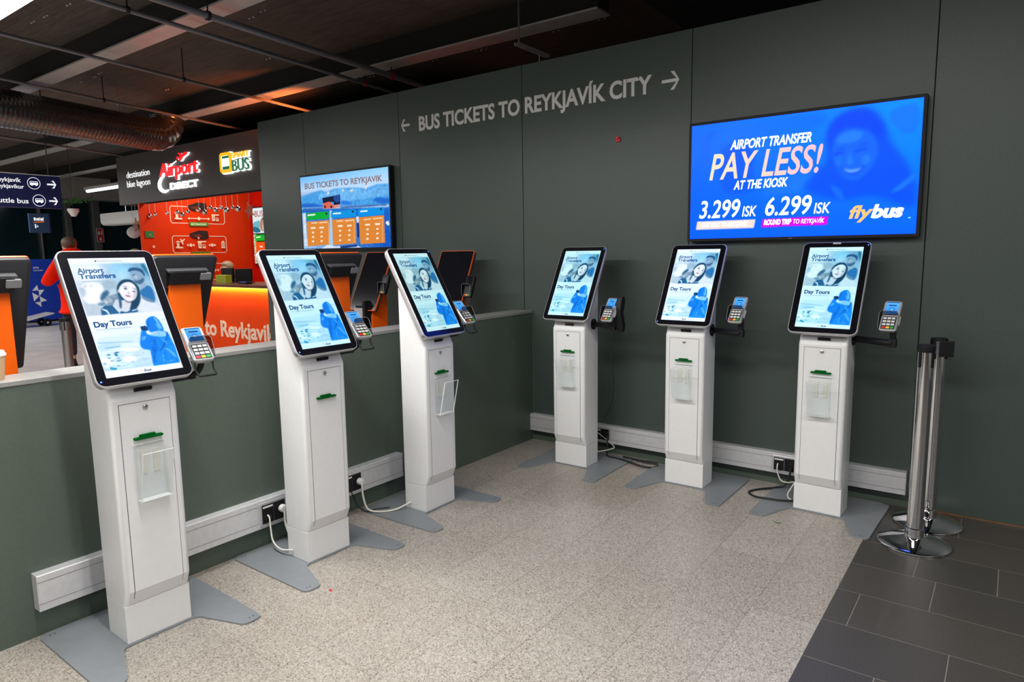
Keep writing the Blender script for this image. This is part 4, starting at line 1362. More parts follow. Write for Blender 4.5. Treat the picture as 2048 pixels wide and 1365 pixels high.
def white_kiosk(label, x, y, th, holder=True, led='bl', arm='side', tint=(1, 1, 1), webcam=False):
    t = thing('ticket_kiosk', label, 'kiosk', (x, y, 0), th + PI / 2, 'white self-service ticket kiosks')
    k = 'wk_'
    # base
    base = roundpoly([(-0.3054, 0.35, 0.035), (-0.2986, -0.2238, 0.03), (-0.2188, -0.2238, 0.03), (-0.140, -0.006, 0.035), (0.140, -0.006, 0.035), (0.2188, -0.2238, 0.03), (0.2986, -0.2238, 0.03), (0.3054, 0.35, 0.035)], 5)
    b = MB().prism(base, lambda a, c, h: (a, c, h), 0, 0.008).build('base_plate', M['base'], t, smooth=0, bevel=0.001, key=k + 'base')
    for sx in (-1, 1):
        for yy in (-0.195, 0.315):
            for d in (-0.008, 0.008):
                MB().lathe([(0.003, 0.0078), (0.0028, 0.0088), (0.0005, 0.0088)], (sx * 0.265 + d, yy, 0), 8).build('levelling_screw', M['mback'], b, smooth=40)
    MB().box(-PWH, PWH, 0.0, PD, 0.008, 0.156).build('plinth', M['kiosk'], t, smooth=0, bevel=0.002, key=k + 'plinth')
    # body with chamfered foot and a neck sloping back behind the screen
    MB().loft(body_sections(PWH, [(0.158, 0.001), (0.214, 0.025), (0.937, 0.0275), (1.262, -0.157)], PD, 0.017)).build('body', M['kiosk'], t, smooth=21, key=k + 'body')
    front = [(0.0, 0.1585), (0.0245, 0.2145), (0.0265, 0.925)]

    def shell(hw, off, z0, z1, m, nm, par, kk):
        f = [(lerp(front[0][0], front[1][0], (z0 - 0.1585) / 0.056) + off, z0), (front[1][0] + off, 0.2145), (lerp(front[1][0], front[2][0], (z1 - 0.2145) / 0.7105) + off, z1)]
        prof = f + [(v - 0.006, z) for v, z in reversed(f)]
        return MB().prism(prof, lambda a, c, h: (h, -a, c), hw, -hw).build(nm, m, par, smooth=0, key=kk)
    d = shell(0.0895, 0.0024, 0.1635, 0.922, M['kiosk'], 'door', t, k + 'door')
    shell(0.0918, 0.0010, 0.161, 0.9242, M['seam'], 'door_seam', d, k + 'seam')
    lk = MB().lathe([(0.0085, 0.0), (0.0085, 0.006), (0.006, 0.0075), (0.0005, 0.0075)], (0, 0, 0), 18, axis='y').build('lock', M['steel'], d, smooth=40, key=k + 'lock', loc=(0, -0.0285, 0.903))
    g = MB().box(-0.051, 0.051, -0.046, -0.026, 0.786, 0.7945).box(-0.030, 0.026, -0.04, -0.026, 0.7945, 0.8025).build('ticket_slot', M['green'], d, smooth=0, bevel=0.0025, key=k + 'slot')
    # acrylic brochure holder
    if holder:
        tk = 0.003
        A = lambda v, z: (v, z)
        h = None
        o = MB()
        o.box(-0.055, 0.055, -0.036, -0.033, 0.560, 0.768)                       # back
        o.box(-0.055, 0.055, -0.068, -0.036, 0.560, 0.563)                       # floor
        q = [(0.065, 0.560), (0.068, 0.560), (0.109, 0.745), (0.106, 0.745)]
        o.prism(q, lambda a, c, hh: (hh, -a, c), 0.055, -0.055)                 # front, leaning out
        for sx in (-0.055, 0.052):
            o.prism([(0.036, 0.563), (0.065, 0.563), (0.106, 0.745), (0.036, 0.745)], lambda a, c, hh: (hh, -a, c), sx + tk, sx)
        h = o.build('brochure_holder', M['acrylic'], t, smooth=0, key=k + 'holder')
        e = MB()
        for sx in (-0.0565, 0.0535):
            e.prism([(0.064, 0.558), (0.069, 0.558), (0.110, 0.7465), (0.105, 0.7465)], lambda a, c, hh: (hh, -a, c), sx + tk, sx)
        e.box(-0.055, 0.055, -0.1095, -0.1055, 0.7445, 0.7465)
        e.box(-0.055, 0.055, -0.0385, -0.033, 0.7675, 0.769)
        e.box(-0.055, 0.055, -0.069, -0.034, 0.5585, 0.5605)
        e.build('lit_edge', M['acrylic_lit_edge'], h, smooth=0, key=k + 'hedge')  # whitish body colour paints the light caught along the clear edges
        for sx in (-0.034, 0.012):
            MB().box(sx, sx + 0.022, -0.0335, -0.0295, 0.655, 0.74).build('adhesive_pad', M['tape'], h, smooth=0, key=k + 'pad%d' % (sx > 0))
    # touch screen
    o = MB()
    o.loft([[MT(a, c, z) for a, c in rrect(w, hh, r, 7)] for w, hh, r, z in ((BW - 0.06, BH - 0.06, 0.02, -0.046), (BW - 0.014, BH - 0.014, 0.026, -0.034), (BW, BH, 0.031, -0.022), (BW, BH, 0.031, -0.003), (BW - 0.005, BH - 0.005, 0.029, 0.0))])
    mo = o.build('touch_screen', M['silver'], t, smooth=40, key=k + 'mon')
    MB().prism(rrect(BW - 0.009, BH - 0.009, 0.027, 7), MT, -0.002, 0.0007).build('screen_glass', M['glass'], mo, smooth=0, key=k + 'glass')
    dp = Pic(None).build('display', M['screen'], mo, key=k + 'pic') if k + 'pic' in MESH_CACHE else kiosk_picture(lambda a, c, h: MT((a - 0.5) * SW, (c - 0.5) * SH, 0.0011 + h)).build('display', M['screen'], mo, key=k + 'pic')
    if tint not in PANEL:
        PANEL[tint] = attr_mat('lit_panel', 1.12, tint=tint)
    dp.material_slots[0].link = 'OBJECT'
    dp.material_slots[0].material = PANEL[tint]
    la, lb = {'bl': (-BW / 2 + 0.016, -BH / 2 + 0.022), 'tr': (BW / 2 - 0.016, BH / 2 - 0.022)}[led]
    MB().prism([(la + 0.0032 * math.cos(i * PI / 4), lb + 0.0032 * math.sin(i * PI / 4)) for i in range(8)], MT, 0.0005, 0.0013).build('power_light', M['led'], mo, smooth=0)
    o = MB()
    for q in (-0.03, 0.0, 0.03):
        o.prism(rrect(0.003, 0.018, 0.001, 2), lambda a, c, h: MT(BW / 2 + h, 0.02 + q + c, -0.014 + a), -0.001, 0.0015)
    o.build('side_buttons', M['silver'], mo, smooth=0, key=k + 'btn')
    if webcam:
        MB().prism(rrect(0.04, 0.010, 0.001, 2), lambda a, c, h: MT(a, BH / 2 - 0.009 + c, h), 0.0, 0.0022).build('camera_sticker', M['alu'], mo, smooth=0)
    o = MB()
    o.prism(rrect(0.19, 0.26, 0.01, 3), MT, -0.088, -0.040)
    o.build('mount_bracket', M['mback'], t, smooth=0, key=k + 'mount')
    nk = tilt_frame(0.027, 0.935, TILT)
    MB().prism(rrect(0.062, 0.013, 0.003, 3), lambda a, c, h: nk(a + 0.004, 0.034 + c, h), -0.002, 0.012).build('code_scanner', M['black'] if arm != 'short' else mat('red_lit_scanner', (0.05, 0.004, 0.006), 0.3, var=0.1), t, smooth=0, key=None)
    # card terminal and its arm
    if arm == 'side':
        MB().tube(curve_pts([(PWH - 0.01, 0.085, 0.985), (0.17, 0.06, 0.985), (0.215, 0.015, 0.99), (0.235, -0.002, 1.02), (0.238, -0.01, 1.07)], 5), 0.013, 10).build('arm', M['black'], t, smooth=50, key=k + 'armS')
        MB().box(PWH - 0.01, 0.23, 0.03, 0.09, 0.965, 0.985).build('arm_plate', M['mback'], t, smooth=0, bevel=0.003, key=k + 'armP')
        c, T = card_terminal(t, (0.221, -0.02, 1.113), 0.80, -0.12, k + 'tS')
        lp = [T(a, b, cc) for a, b, cc in ((-0.034, -0.082, -0.02), (-0.034, -0.105, -0.035), (-0.034, -0.135, -0.03), (-0.030, -0.140, -0.03), (0.030, -0.140, -0.03), (0.034, -0.135, -0.03), (0.034, -0.105, -0.035), (0.034, -0.082, -0.02))]
        MB().tube(lp, 0.0034, 8).build('wire_loop', M['black'], c, smooth=50, key=k + 'loopS')
    else:
        zz, yy = 0.967, 0.096
        MB().lathe([(0.001, 0.0), (0.036, 0.0), (0.036, 0.006), (0.03, 0.010), (0.001, 0.010)], (PWH, yy, zz), 28, axis='x').build('arm_disc', M['black'], t, smooth=40, key=k + 'disc')
        o = MB()
        for q in range(4):
            a = q * PI / 2 + 0.5
            o.ball((PWH + 0.009, yy + 0.025 * math.cos(a), zz + 0.025 * math.sin(a)), 0.0035, 8, 6)
        o.build('disc_screws', M['steel'], t, smooth=60, key=k + 'dscr')
        ux = 0.285 if arm == 'short' else 0.298
        tz = 1.078 if arm == 'short' else 1.107
        if arm == 'short':
            tz, ux = 1.080, 0.288
        ay = -0.012
        MB().tube([(PWH + 0.008, yy, zz), (PWH + 0.05, yy - 0.02, zz), (ux - 0.02, 0.02, zz), (ux + 0.02, ay + 0.022, zz)], 0.0175, 12).build('arm', M['black'], t, smooth=50, key=k + arm + 'arm')
        o = MB().box(ux + 0.002, ux + 0.038, 0.0, 0.036, zz - 0.022, zz + 0.02)
        o.box(ux + 0.006, ux + 0.034, 0.004, 0.03, zz + 0.02, tz - 0.02)
        o.build('arm_post', M['black'], t, smooth=0, bevel=0.003, key=k + arm + 'post')
        c, T = card_terminal(t, (ux + 0.008, -0.012, tz), 0.62, -0.10, k + arm + 't')
        MB().prism(rrect(0.05, 0.02, 0.004, 3), lambda a, b, h: T(0.041 + h, a - 0.02, -0.016 + b), 0, 0.0018).build('side_label', M['white'], c, smooth=0, key=k + arm + 'lab')
        if arm == 'short':
            MB().box(ux - 0.03, ux + 0.045, -0.005, 0.004, zz + 0.005, zz + 0.07).build('terminal_cradle', M['black'], t, smooth=0, bevel=0.002)
            MB().loft([[(a + ux + 0.065 + dx, b + 0.02 + dy, z) for a, b in rrect(w, h2, 0.01, 4)] for dx, dy, w, h2, z in ((0.004, 0.01, 0.035, 0.035, zz - 0.03), (0.0, 0.006, 0.055, 0.05, zz + 0.01), (-0.01, 0.0, 0.05, 0.05, zz + 0.09), (-0.004, 0.01, 0.045, 0.06, zz + 0.15), (0.0, 0.02, 0.035, 0.04, zz + 0.19))]).build('hand_unit', M['black'], t, smooth=50)
            MB().tube(curve_pts([(ux + 0.012, 0.02, zz - 0.02), (ux + 0.008, 0.03, 0.88), (ux - 0.01, 0.06, 0.72), (ux - 0.015, 0.10, 0.58), (ux - 0.06, 0.16, 0.44), (ux - 0.11, 0.20, 0.36), (ux - 0.15, 0.22, 0.30)], 7), 0.0032, 8).build('hanging_cord', M['black_cable'], t, smooth=60)
        else:
            MB().box(ux - 0.002, ux + 0.042, 0.002, 0.02, tz - 0.045, tz - 0.02).build('terminal_cradle', M['black'], t, smooth=0, bevel=0.002, key=k + arm + 'cr')
    return t


KP = [(0.3654, -3.0755, -0.0159), (0.3599, -2.2606, -0.0150), (0.3778, -1.4871, 0.0106), (0.5980, -0.4279, -1.5528), (1.3821, -0.3784, -1.5619), (2.1506, -0.3874, -1.5957)]
white_kiosk('white ticket kiosk on the left nearest the camera, its screen largest in view', *KP[0], led='bl', tint=(0.94, 0.98, 1.05))
white_kiosk('white ticket kiosk in the middle of left row, without a clear brochure holder', *KP[1], holder=False, led='bl', tint=(0.62, 0.90, 1.0))
white_kiosk('white ticket kiosk at the far end of the left row, its brochure holder seen sideways', *KP[2], led='tr', tint=(0.56, 0.82, 0.84))
white_kiosk('white ticket kiosk nearest the corner along panel wall, with a black cord hanging down', *KP[3], led='tr', arm='short', tint=(0.60, 0.92, 1.0))
white_kiosk('white ticket kiosk in the middle along the panel wall, under the large screen', *KP[4], led='bl', arm='long', tint=(0.86, 1.0, 1.12))
white_kiosk('white ticket kiosk farthest right, beside the two chrome barrier posts', *KP[5], led='tr', arm='long', webcam=True, tint=(0.66, 0.94, 1.02))


def orange_kiosk(label, x, y, th, box=False, z_off=0.0):
    t = thing('ticket_kiosk', label, 'kiosk', (x, y, 0), th + PI / 2, 'orange ticket kiosks beyond the partition')
    k = 'ok_'
    hw_ = 0.082
    MB().prism(rrect(0.5, 0.44, 0.03, 4), lambda a, c, h: (a, c + 0.08, h), 0, 0.008).build('base_plate', M['mback'], t, smooth=0, key=k + 'base')
    c = MB().loft(body_sections(hw_, [(0.008, 0.02), (0.93, 0.02), (1.29, -0.150), (1.312, -0.157)], PD, 0.004)).build('column', M['orange'], t, smooth=30, key=k + 'col')
    MB().loft([[(a, b, z) for a, b in rrect(0.168, 0.018, 0.002, 2)] for z in (1.300, 1.3025)]).xf(lambda p: Vector((p.x, p.y + PD - 0.008, p.z))).build('column_seam', M['orange_dark'], c, smooth=0, key=k + 'seam')
    F = tilt_frame(-0.057, 1.222, 0.447)
    w, h = 0.322, 0.536
    o = MB().loft([[F(a, b, z) for a, b in rrect(ww, hh, r, 4)] for ww, hh, r, z in ((w - 0.03, h - 0.03, 0.01, -0.04), (w - 0.004, h - 0.004, 0.014, -0.034), (w - 0.004, h - 0.004, 0.014, -0.012))])
    mo = o.build('touch_screen', M['mback'], t, smooth=30, key=k + 'back')
    MB().prism(rrect(w, h, 0.015, 5), F, -0.013, 0.0).build('screen_rim', M['orange_dark'], mo, smooth=30, key=k + 'rim')
    MB().prism(rrect(w - 0.008, h - 0.008, 0.012, 5), F, -0.001, 0.0008).build('screen_glass', M['glass'], mo, smooth=0, key=k + 'gl')
    m = MB().prism(rrect(0.18, 0.068, 0.006, 3), lambda a, b, z: F(a, b + 0.170, z), -0.078, -0.04).build('printer_housing', M['black'], t, smooth=0, bevel=0.002, key=k + 'pr')
    MB().prism(rrect(0.205, 0.010, 0.003, 3), lambda a, b, z: F(a, b + 0.205, z), -0.07, -0.038).build('hinge_bar', M['dgrey'], m, smooth=0, key=k + 'hb')
    MB().prism(rrect(0.055, 0.035, 0.004, 3), lambda a, b, z: F(a - 0.085, b + 0.180, z), -0.085, -0.07).build('lock_plate', M['grey'], m, smooth=0, key=k + 'lp')
    o = MB().tube([(hw_ - 0.01, 0.10, 1.12), (0.16, 0.05, 1.12), (0.215, 0.02, 1.14)], 0.012, 8)
    o.build('arm', M['black'], t, smooth=50, key=k + 'arm')
    ct, T = card_terminal(t, (0.222, 0.0, 1.20), 0.35, -0.1, k + 't', lit=False, shell='black')
    lp = [T(a, b, cc) for a, b, cc in ((-0.034, -0.082, -0.02), (-0.034, -0.12, -0.03), (0.034, -0.12, -0.03), (0.034, -0.082, -0.02))]
    MB().tube(lp, 0.0028, 8).build('wire_loop', M['black'], ct, smooth=50, key=k + 'loop')
    if box:
        b = MB().box(-0.075, 0.045, -0.075, -0.02, 0.86, 1.0).build('receipt_printer', M['pgrey'], t, smooth=0, bevel=0.004)
        MB().box(-0.05, 0.03, -0.077, -0.06, 1.0, 1.018).build('paper_slot', M['black'], b, smooth=0)
        MB().box(0.045, 0.075, -0.09, 0.02, 0.80, 1.06).build('printer_side', M['black'], t, smooth=0, bevel=0.003)
    return t


orange_kiosk('orange ticket kiosk back at the left edge of the photo, behind paper cup', -0.57, -3.295, PI)
orange_kiosk('orange ticket kiosk back seen just right of the nearest white kiosk', -0.57, -2.469, PI)
orange_kiosk('orange ticket kiosk back beyond the middle white kiosk, below the price screen', -0.57, -1.50, PI)
orange_kiosk('orange ticket kiosk with blank black screen and a grey printer below it', -1.473, -0.357, -PI / 2, box=True)
orange_kiosk('orange ticket kiosk with blank black screen against panel wall, nearest the corner', -0.566, -0.36, -1.50)

# ================================================================= BARRIER POSTS
def barrier_post(label, x, y, rz, belt=True, metal='chrome', h=0.985):
    t = thing('barrier_post', label, 'barrier post', (x, y, 0), rz, 'chrome belt barrier posts')
    MB().lathe([(0.001, 0.0), (0.157, 0.0), (0.160, 0.004), (0.160, 0.010), (0.155, 0.014), (0.11, 0.024), (0.06, 0.036), (0.045, 0.040), (0.001, 0.040)], (0, 0, 0), 56).build('base', M[metal], t, smooth=30, key='bp_base' + metal)
    MB().lathe([(0.001, 0.036), (0.0415, 0.036), (0.0415, 0.085), (0.036, 0.088), (0.001, 0.088)], (0, 0, 0), 36).build('collar', M[metal], t, smooth=30, key='bp_col' + metal)
    MB().lathe([(0.001, 0.07), (0.0355, 0.07), (0.0355, h - 0.03), (0.001, h - 0.03)], (0, 0, 0), 36).build('pole', M[metal], t, smooth=30, key='bp_pole%s%.2f' % (metal, h))
    hd = MB().lathe([(0.001, h - 0.032), (0.0375, h - 0.032), (0.039, h - 0.02), (0.039, h - 0.006), (0.035, h), (0.001, h)], (0, 0, 0), 36).build('head', M['black'], t, smooth=30, key='bp_head%.2f' % h)
    o = MB()
    for q in range(4):
        a = q * PI / 2 + PI / 4
        o.prism(rrect(0.012, 0.09, 0.004, 3), lambda p, z, d: (math.cos(a) * (0.034 + d) - math.sin(a) * p, math.sin(a) * (0.034 + d) + math.cos(a) * p, h - 0.06 + z), 0, 0.006)
    o.build('belt_clips', M['black'], t, smooth=0, key='bp_clip%.2f' % h)
    if belt:
        MB().box(-0.03, 0.03, -0.085, -0.037, h - 0.078, h - 0.012).build('belt_end', M['grey'], t, smooth=0, bevel=0.004)
        MB().box(-0.034, 0.034, -0.092, -0.083, h - 0.085, h - 0.005).build('belt_catch', M['black'], t, smooth=0, bevel=0.004)
    return t


barrier_post('chrome belt barrier post in front on the dark tiles beside rightmost kiosk', 2.629, -0.526, 0.2, belt=False)
barrier_post('chrome belt barrier post standing behind the other, nearer to panel wall', 2.656, -0.205, 0.45, belt=True)
barrier_post('dark metal barrier post in the hall beyond partition, beside person in red', -3.45, -1.93, 0.3, belt=False, metal='steel', h=0.955)

# ================================================================= ON THE PARTITION
t = thing('coffee_cup', 'brown paper coffee cup with white lid on the partition at left edge', 'cup', (-0.092, -3.385, 1.004))
MB().lathe([(0.001, 0.0), (0.029, 0.0), (0.030, 0.004), (0.040, 0.092), (0.001, 0.092)], (0, 0, 0), 28).build('cup', M['tan'], t, smooth=40)
MB().lathe([(0.0405, 0.088), (0.0425, 0.090), (0.0425, 0.097), (0.039, 0.099), (0.037, 0.108), (0.034, 0.109), (0.031, 0.104), (0.001, 0.104)], (0, 0, 0), 28).build('lid', M['white'], t, smooth=40)
o = MB()
cup_r = lambda z: 0.0306 + 0.010 * z / 0.092
a0 = 0.02
ring = [(a0 + 0.17 * math.cos(i * PI / 8), 0.045 + 0.0065 * math.sin(i * PI / 8)) for i in range(17)]
o.tube([((cup_r(z)) * math.cos(a), cup_r(z) * math.sin(a), z) for a, z in ring], 0.0012, 6)
o.tube([((cup_r(z)) * math.cos(a), cup_r(z) * math.sin(a), z) for a, z in ((a0 - 0.5, 0.045), (a0 - 0.35, 0.045), (a0 - 0.17, 0.045))], 0.0012, 6)
o.build('printed_mark', M['black'], t, smooth=50)

tag(MB().prism([(0, 0), (0.03, 0.006), (0.045, 0.0), (0.028, 0.014)], lambda a, b, h: (1.99 + a, -0.63 - b, h), 0.0003, 0.003).build('leaf', M['leaf'], smooth=0), 'small green leaf scrap on the stone floor before rightmost kiosk', 'leaf')
tag(MB().prism([(0, 0), (0.018, -0.004), (0.02, 0.007), (0.004, 0.01)], lambda a, b, h: (0.632 + a, -2.485 + b, h), 0.0003, 0.002).build('scrap', M['red'], smooth=0), 'tiny red scrap on the floor at the tip of the middle left kiosk base', 'scrap')

# ================================================================= CEILING FITTINGS
for i, (lx, ly, lz, ll, e) in enumerate(LAMP_ROWS):
    lab = 'bright linear ceiling lamp cut by the top left corner of the photo' if i == 0 else 'linear ceiling lamp hanging outside the frame'
    t = thing('ceiling_lamp', lab, 'lamp', (lx, ly, lz), 0, 'linear ceiling lamps')
    MB().box(-ll / 2, ll / 2, -0.07, 0.07, -0.012, 0.06).build('housing', M['lamp_body'], t, smooth=0, bevel=0.004)
    MB().box(-ll / 2 + 0.01, ll / 2 - 0.01, -0.066, 0.066, -0.030, -0.012).build('diffuser', M['lamp'], t, smooth=0)
    for sx in (-ll / 2 + 0.3, ll / 2 - 0.3):
        MB().tube([(sx, 0, 0.06), (sx, 0, 3.5 - lz)], 0.004, 6).build('hanger', M['steel'], t)
t = thing('ceiling_lamp', 'far white tube lamp seen just left of the dark booth fascia', 'lamp', (-12.6, 2.63, 2.95), 0, 'linear ceiling lamps')
MB().box(-1.6, 1.9, -0.05, 0.05, 0.03, 0.09).build('housing', M['lamp_body'], t, smooth=0)
MB().tube([(-1.55, 0, 0.005), (1.85, 0, 0.005)], 0.03, 10).build('diffuser', emit('far_lamp_tube', '#f4f8ff', 5.0), t)
MB().tube([(0, 0, 0.09), (0, 0, 0.55)], 0.006, 6).build('hanger', M['steel'], t)


def pipe(label, a, b, r, hang, clamp=None):
    a, b = Vector(a), Vector(b)
    t = thing('ceiling_pipe', label, 'pipe', a, 0, 'ceiling pipes')
    MB().tube([Vector((0, 0, 0)), b - a], r, 12).build('pipe', M['pipe'], t)
    for k in hang:
        p = (b - a) * k
        MB().tube([p, p + Vector((0, 0, 3.5 - a.z))], 0.006, 6).build('hanger', M['mback'], t)
        MB().lathe([(r + 0.002, -0.012), (r + 0.008, -0.012), (r + 0.008, 0.012), (r + 0.002, 0.012)], p, 14, axis='y').build('clamp', M['red'] if clamp == k else M['mback'], t)
    return t


def ext(a, b, t0, t1):
    a, b = Vector(a), Vector(b)
    return a + (b - a) * t0, a + (b - a) * t1


pipe('ceiling pipe above the price screen, leftmost of the three meeting the wall top', *ext((-3.552, -2.138, 3.2), (-4.163, 1.226, 3.2), -0.9, 1.4), 0.016, (0.22, 0.60))
pipe('ceiling pipe meeting the panel wall top at the first dark joint', *ext((-2.237, -1.985, 3.2), (-2.663, 1.22, 3.2), -0.5, 1.4), 0.018, (0.30, 0.71), 0.71)
pipe('thick ceiling pipe meeting the panel wall top nearest the wall lettering', *ext((-1.898, -1.711, 3.2), (-2.214, 1.186, 3.2), -0.5, 1.4), 0.026, (0.33, 0.70), 0.70)
pipe('ceiling pipe running just above the silver foil duct', *ext((-5.318, -1.616, 3.24), (-6.04, 1.365, 3.24), -0.4, 1.5), 0.016, (0.40, 0.82), 0.82)
pipe('thin ceiling pipe below and left of the silver foil duct', *ext((-8.893, -0.559, 3.2), (-9.642, 1.436, 3.2), -0.5, 1.1), 0.018, (0.3,))
# foil duct
o = MB()
path, rad = [], []
A0, A1 = Vector((-5.35, -2.5, 3.0)), Vector((-6.02, 0.18, 3.0))
for i in range(180):
    k = i / 179
    path.append(A0.lerp(A1, k))
    rad.append(0.20 + (0.004 if i % 3 == 0 else -0.003))
for i in range(1, 16):
    a = i / 16 * PI / 2
    path.append(A1 + Vector((-0.06, 0.26, 0)) * math.sin(a) + Vector((0, 0, 0.26 * (1 - math.cos(a)))))
    rad.append(0.20 + (0.006 if i % 3 == 0 else -0.004))
t = thing('foil_duct', 'large silver foil air duct under the ceiling at upper left', 'duct', (0, 0, 0))
o.tube(path, 0.2, 28, radii=rad).build('duct', M['foil'], t, smooth=70)
for k in (0.35, 0.85):
    p = A0.lerp(A1, k)
    MB().tube([p + Vector((0, 0, 0.2)), p + Vector((0, 0, 0.5))], 0.006, 6).build('hanger', M['steel'], t)
t = thing('mounting_rail', 'short perforated metal rail hanging over the wall lettering', 'rail', (-0.41, 0.393, 3.1))
o = MB().box(-0.02, -0.014, 0, 0.46, 0, 0.025).box(0.014, 0.02, 0, 0.46, 0, 0.025)
for k in range(12):
    o.box(-0.02, 0.02, k * 0.04, k * 0.04 + 0.018, 0, 0.003)
o.build('rail', M['alu'], t, smooth=0)
MB().tube([(0, 0.04, 0.02), (0, 0.04, 0.4)], 0.008, 8).build('hanger', M['steel'], t)
MB().tube([(0, 0.33, 0.0), (0, 0.33, -0.06)], 0.004, 8).build('hook', M['alu'], t)

# ================================================================= TICKET BOOTH
struct(MB().box(-8.76, -8.70, 1.21, 3.2, 0, 2.329).build('wall_booth_left', M['booth'], smooth=0), 'orange red booth side wall with route graphics')
struct(MB().box(-8.76, -2.6, 3.2, 3.26, 0, 3.2).build('wall_booth_rear', M['booth_red'], smooth=0))
struct(MB().box(-8.76, -8.70, 1.31, 3.2, 2.329, 2.92).build('trim_21', M['booth'], smooth=0))  # upper part of the booth side wall
t = thing('booth_fascia', 'dark grey fascia over the orange ticket booth, carrying three lit signs', 'fascia', (-6.2, 1.2, 2.33))
MB().box(-3.17, 3.6, 0.0, 0.10, 0, 0.785).box(-3.17, -3.07, 0.1, 1.9, 0, 0.785).build('panel', M['fascia'], t, smooth=0)
MB().box(-3.0, 3.6, 0.10, 1.95, 0.60, 0.63).build('soffit', M['fascia'], t, smooth=0)
MB().box(-2.4, 3.6, 0.03, 0.10, -0.012, 0.0).build('shadow_strip', M['gap'], t, smooth=0)
fnF = lambda y0: (lambda a, b, h: (a, 1.2 - y0 - h, b))
s = thing('lit_sign', 'lit white two-line lettering at the left of the booth fascia', 'sign', (0, 0, 0), 0, 'lit signs on the booth fascia')
o = MB()
letters(o, 'destination', -9.02, -8.245, 2.752, 0.108, fnF(0.002), 0.006, bold=-0.012)
letters(o, 'blue lagoon', -9.03, -8.25, 2.602, 0.108, fnF(0.002), 0.006, bold=-0.012)
o.build('lettering', M['softhalo'], s, smooth=0)
s = thing('lit_sign', 'lit red and white sign with small plane in middle of booth fascia', 'sign', (0, 0, 0), 0, 'lit signs on the booth fascia')
o = MB()
letters(o, 'Airport', -7.838, -6.728, 2.676, 0.205, fnF(0.003), 0.02, bold=0.012, shear=0.1)
letters(o, 'DiRECT', -7.605, -6.805, 2.478, 0.098, fnF(0.003), 0.02, bold=0.03)
sw = [(-7.36, 2.885, 0.006), (-7.6, 2.81, 0.012), (-7.8, 2.70, 0.02), (-7.91, 2.60, 0.026), (-7.90, 2.51, 0.030), (-7.80, 2.462, 0.026), (-7.72, 2.462, 0.018), (-7.655, 2.475, 0.010)]
cp = curve_pts([(a, b, r) for a, b, r in sw], 6)
o.tube([(p.x, 1.18, p.y) for p in cp], 0.02, 8, radii=[max(0.004, p.z) for p in cp])
pl = [(-7.31, 2.905), (-7.22, 2.912), (-7.25, 2.875), (-7.215, 2.872), (-7.13, 2.925), (-7.03, 2.95), (-6.995, 2.985), (-7.06, 2.99), (-7.12, 2.965), (-7.24, 2.992), (-7.265, 2.982), (-7.19, 2.945), (-7.235, 2.93), (-7.305, 2.945)]
o.prism([(a + 0.012, b - 0.004) for a, b in pl], fnF(0.002), 0, 0.02)
o.build('backlight', M['halo'], s, smooth=0)
o = MB()
letters(o, 'Airport', -7.85, -6.74, 2.68, 0.205, fnF(0.024), 0.03, bold=0.004, shear=0.1)
o.prism(pl, fnF(0.024), 0, 0.02)
o.build('lettering', M['red_sign'], s, smooth=0)
s = thing('lit_sign', 'lit yellow and green bus sign at the right end of booth fascia', 'sign', (0, 0, 0), 0, 'lit signs on the booth fascia')
o = MB()
letters(o, 'SMART', -5.825, -5.42, 2.778, 0.078, fnF(0.003), 0.02, bold=0.015)
letters(o, 'BUS', -5.825, -5.425, 2.604, 0.158, fnF(0.003), 0.02, bold=0.02)
o.prism([(a - 5.985, b + 2.735) for a, b in rrect(0.31, 0.295, 0.06, 5)], fnF(0.003), 0, 0.02)
o.build('backlight', M['halo'], s, smooth=0)
o = MB()
letters(o, 'SMART', -5.838, -5.435, 2.785, 0.075, fnF(0.024), 0.02, bold=-0.002)
oo = rrect(0.29, 0.275, 0.055, 5)
ii = rrect(0.19, 0.19, 0.025, 5)
n = len(oo)
f_ = fnF(0.024)
o.add([f_(a - 5.995, b + 2.74, 0.02) for a, b in oo] + [f_(a - 5.995, b + 2.74, 0.02) for a, b in ii] + [f_(a - 5.995, b + 2.74, 0) for a, b in oo],
      [(i, (i + 1) % n, n + (i + 1) % n, n + i) for i in range(n)] + [(2 * n + i, 2 * n + (i + 1) % n, (i + 1) % n, i) for i in range(n)])
o.build('yellow_lettering', M['yellow_sign'], s, smooth=0)
o = MB()
letters(o, 'BUS', -5.84, -5.44, 2.61, 0.155, fnF(0.024), 0.02, bold=-0.002)
for z0, z1 in ((2.800, 2.832), (2.648, 2.690)):
    o.prism([(-6.082, z0), (-5.908, z0), (-5.908, z1), (-6.082, z1)], fnF(0.024), 0, 0.015)
o.build('green_lettering', M['green_sign'], s, smooth=0)

# route graphics on the side wall
p = Pic(lambda a, b, h: (-8.698 + h, a, b), 0.0006)
CR = '#f3d6c2'


def line(pts, w, col=CR):
    for (a, b), (c, d) in zip(pts[:-1], pts[1:]):
        v = Vector((c - a, d - b)).normalized() * w / 2
        nn = Vector((-v.y, v.x))
        p.poly(col, [(a - v.x + nn.x, b - v.y + nn.y), (a - v.x - nn.x, b - v.y - nn.y), (c + v.x - nn.x, d + v.y - nn.y), (c + v.x + nn.x, d + v.y + nn.y)])


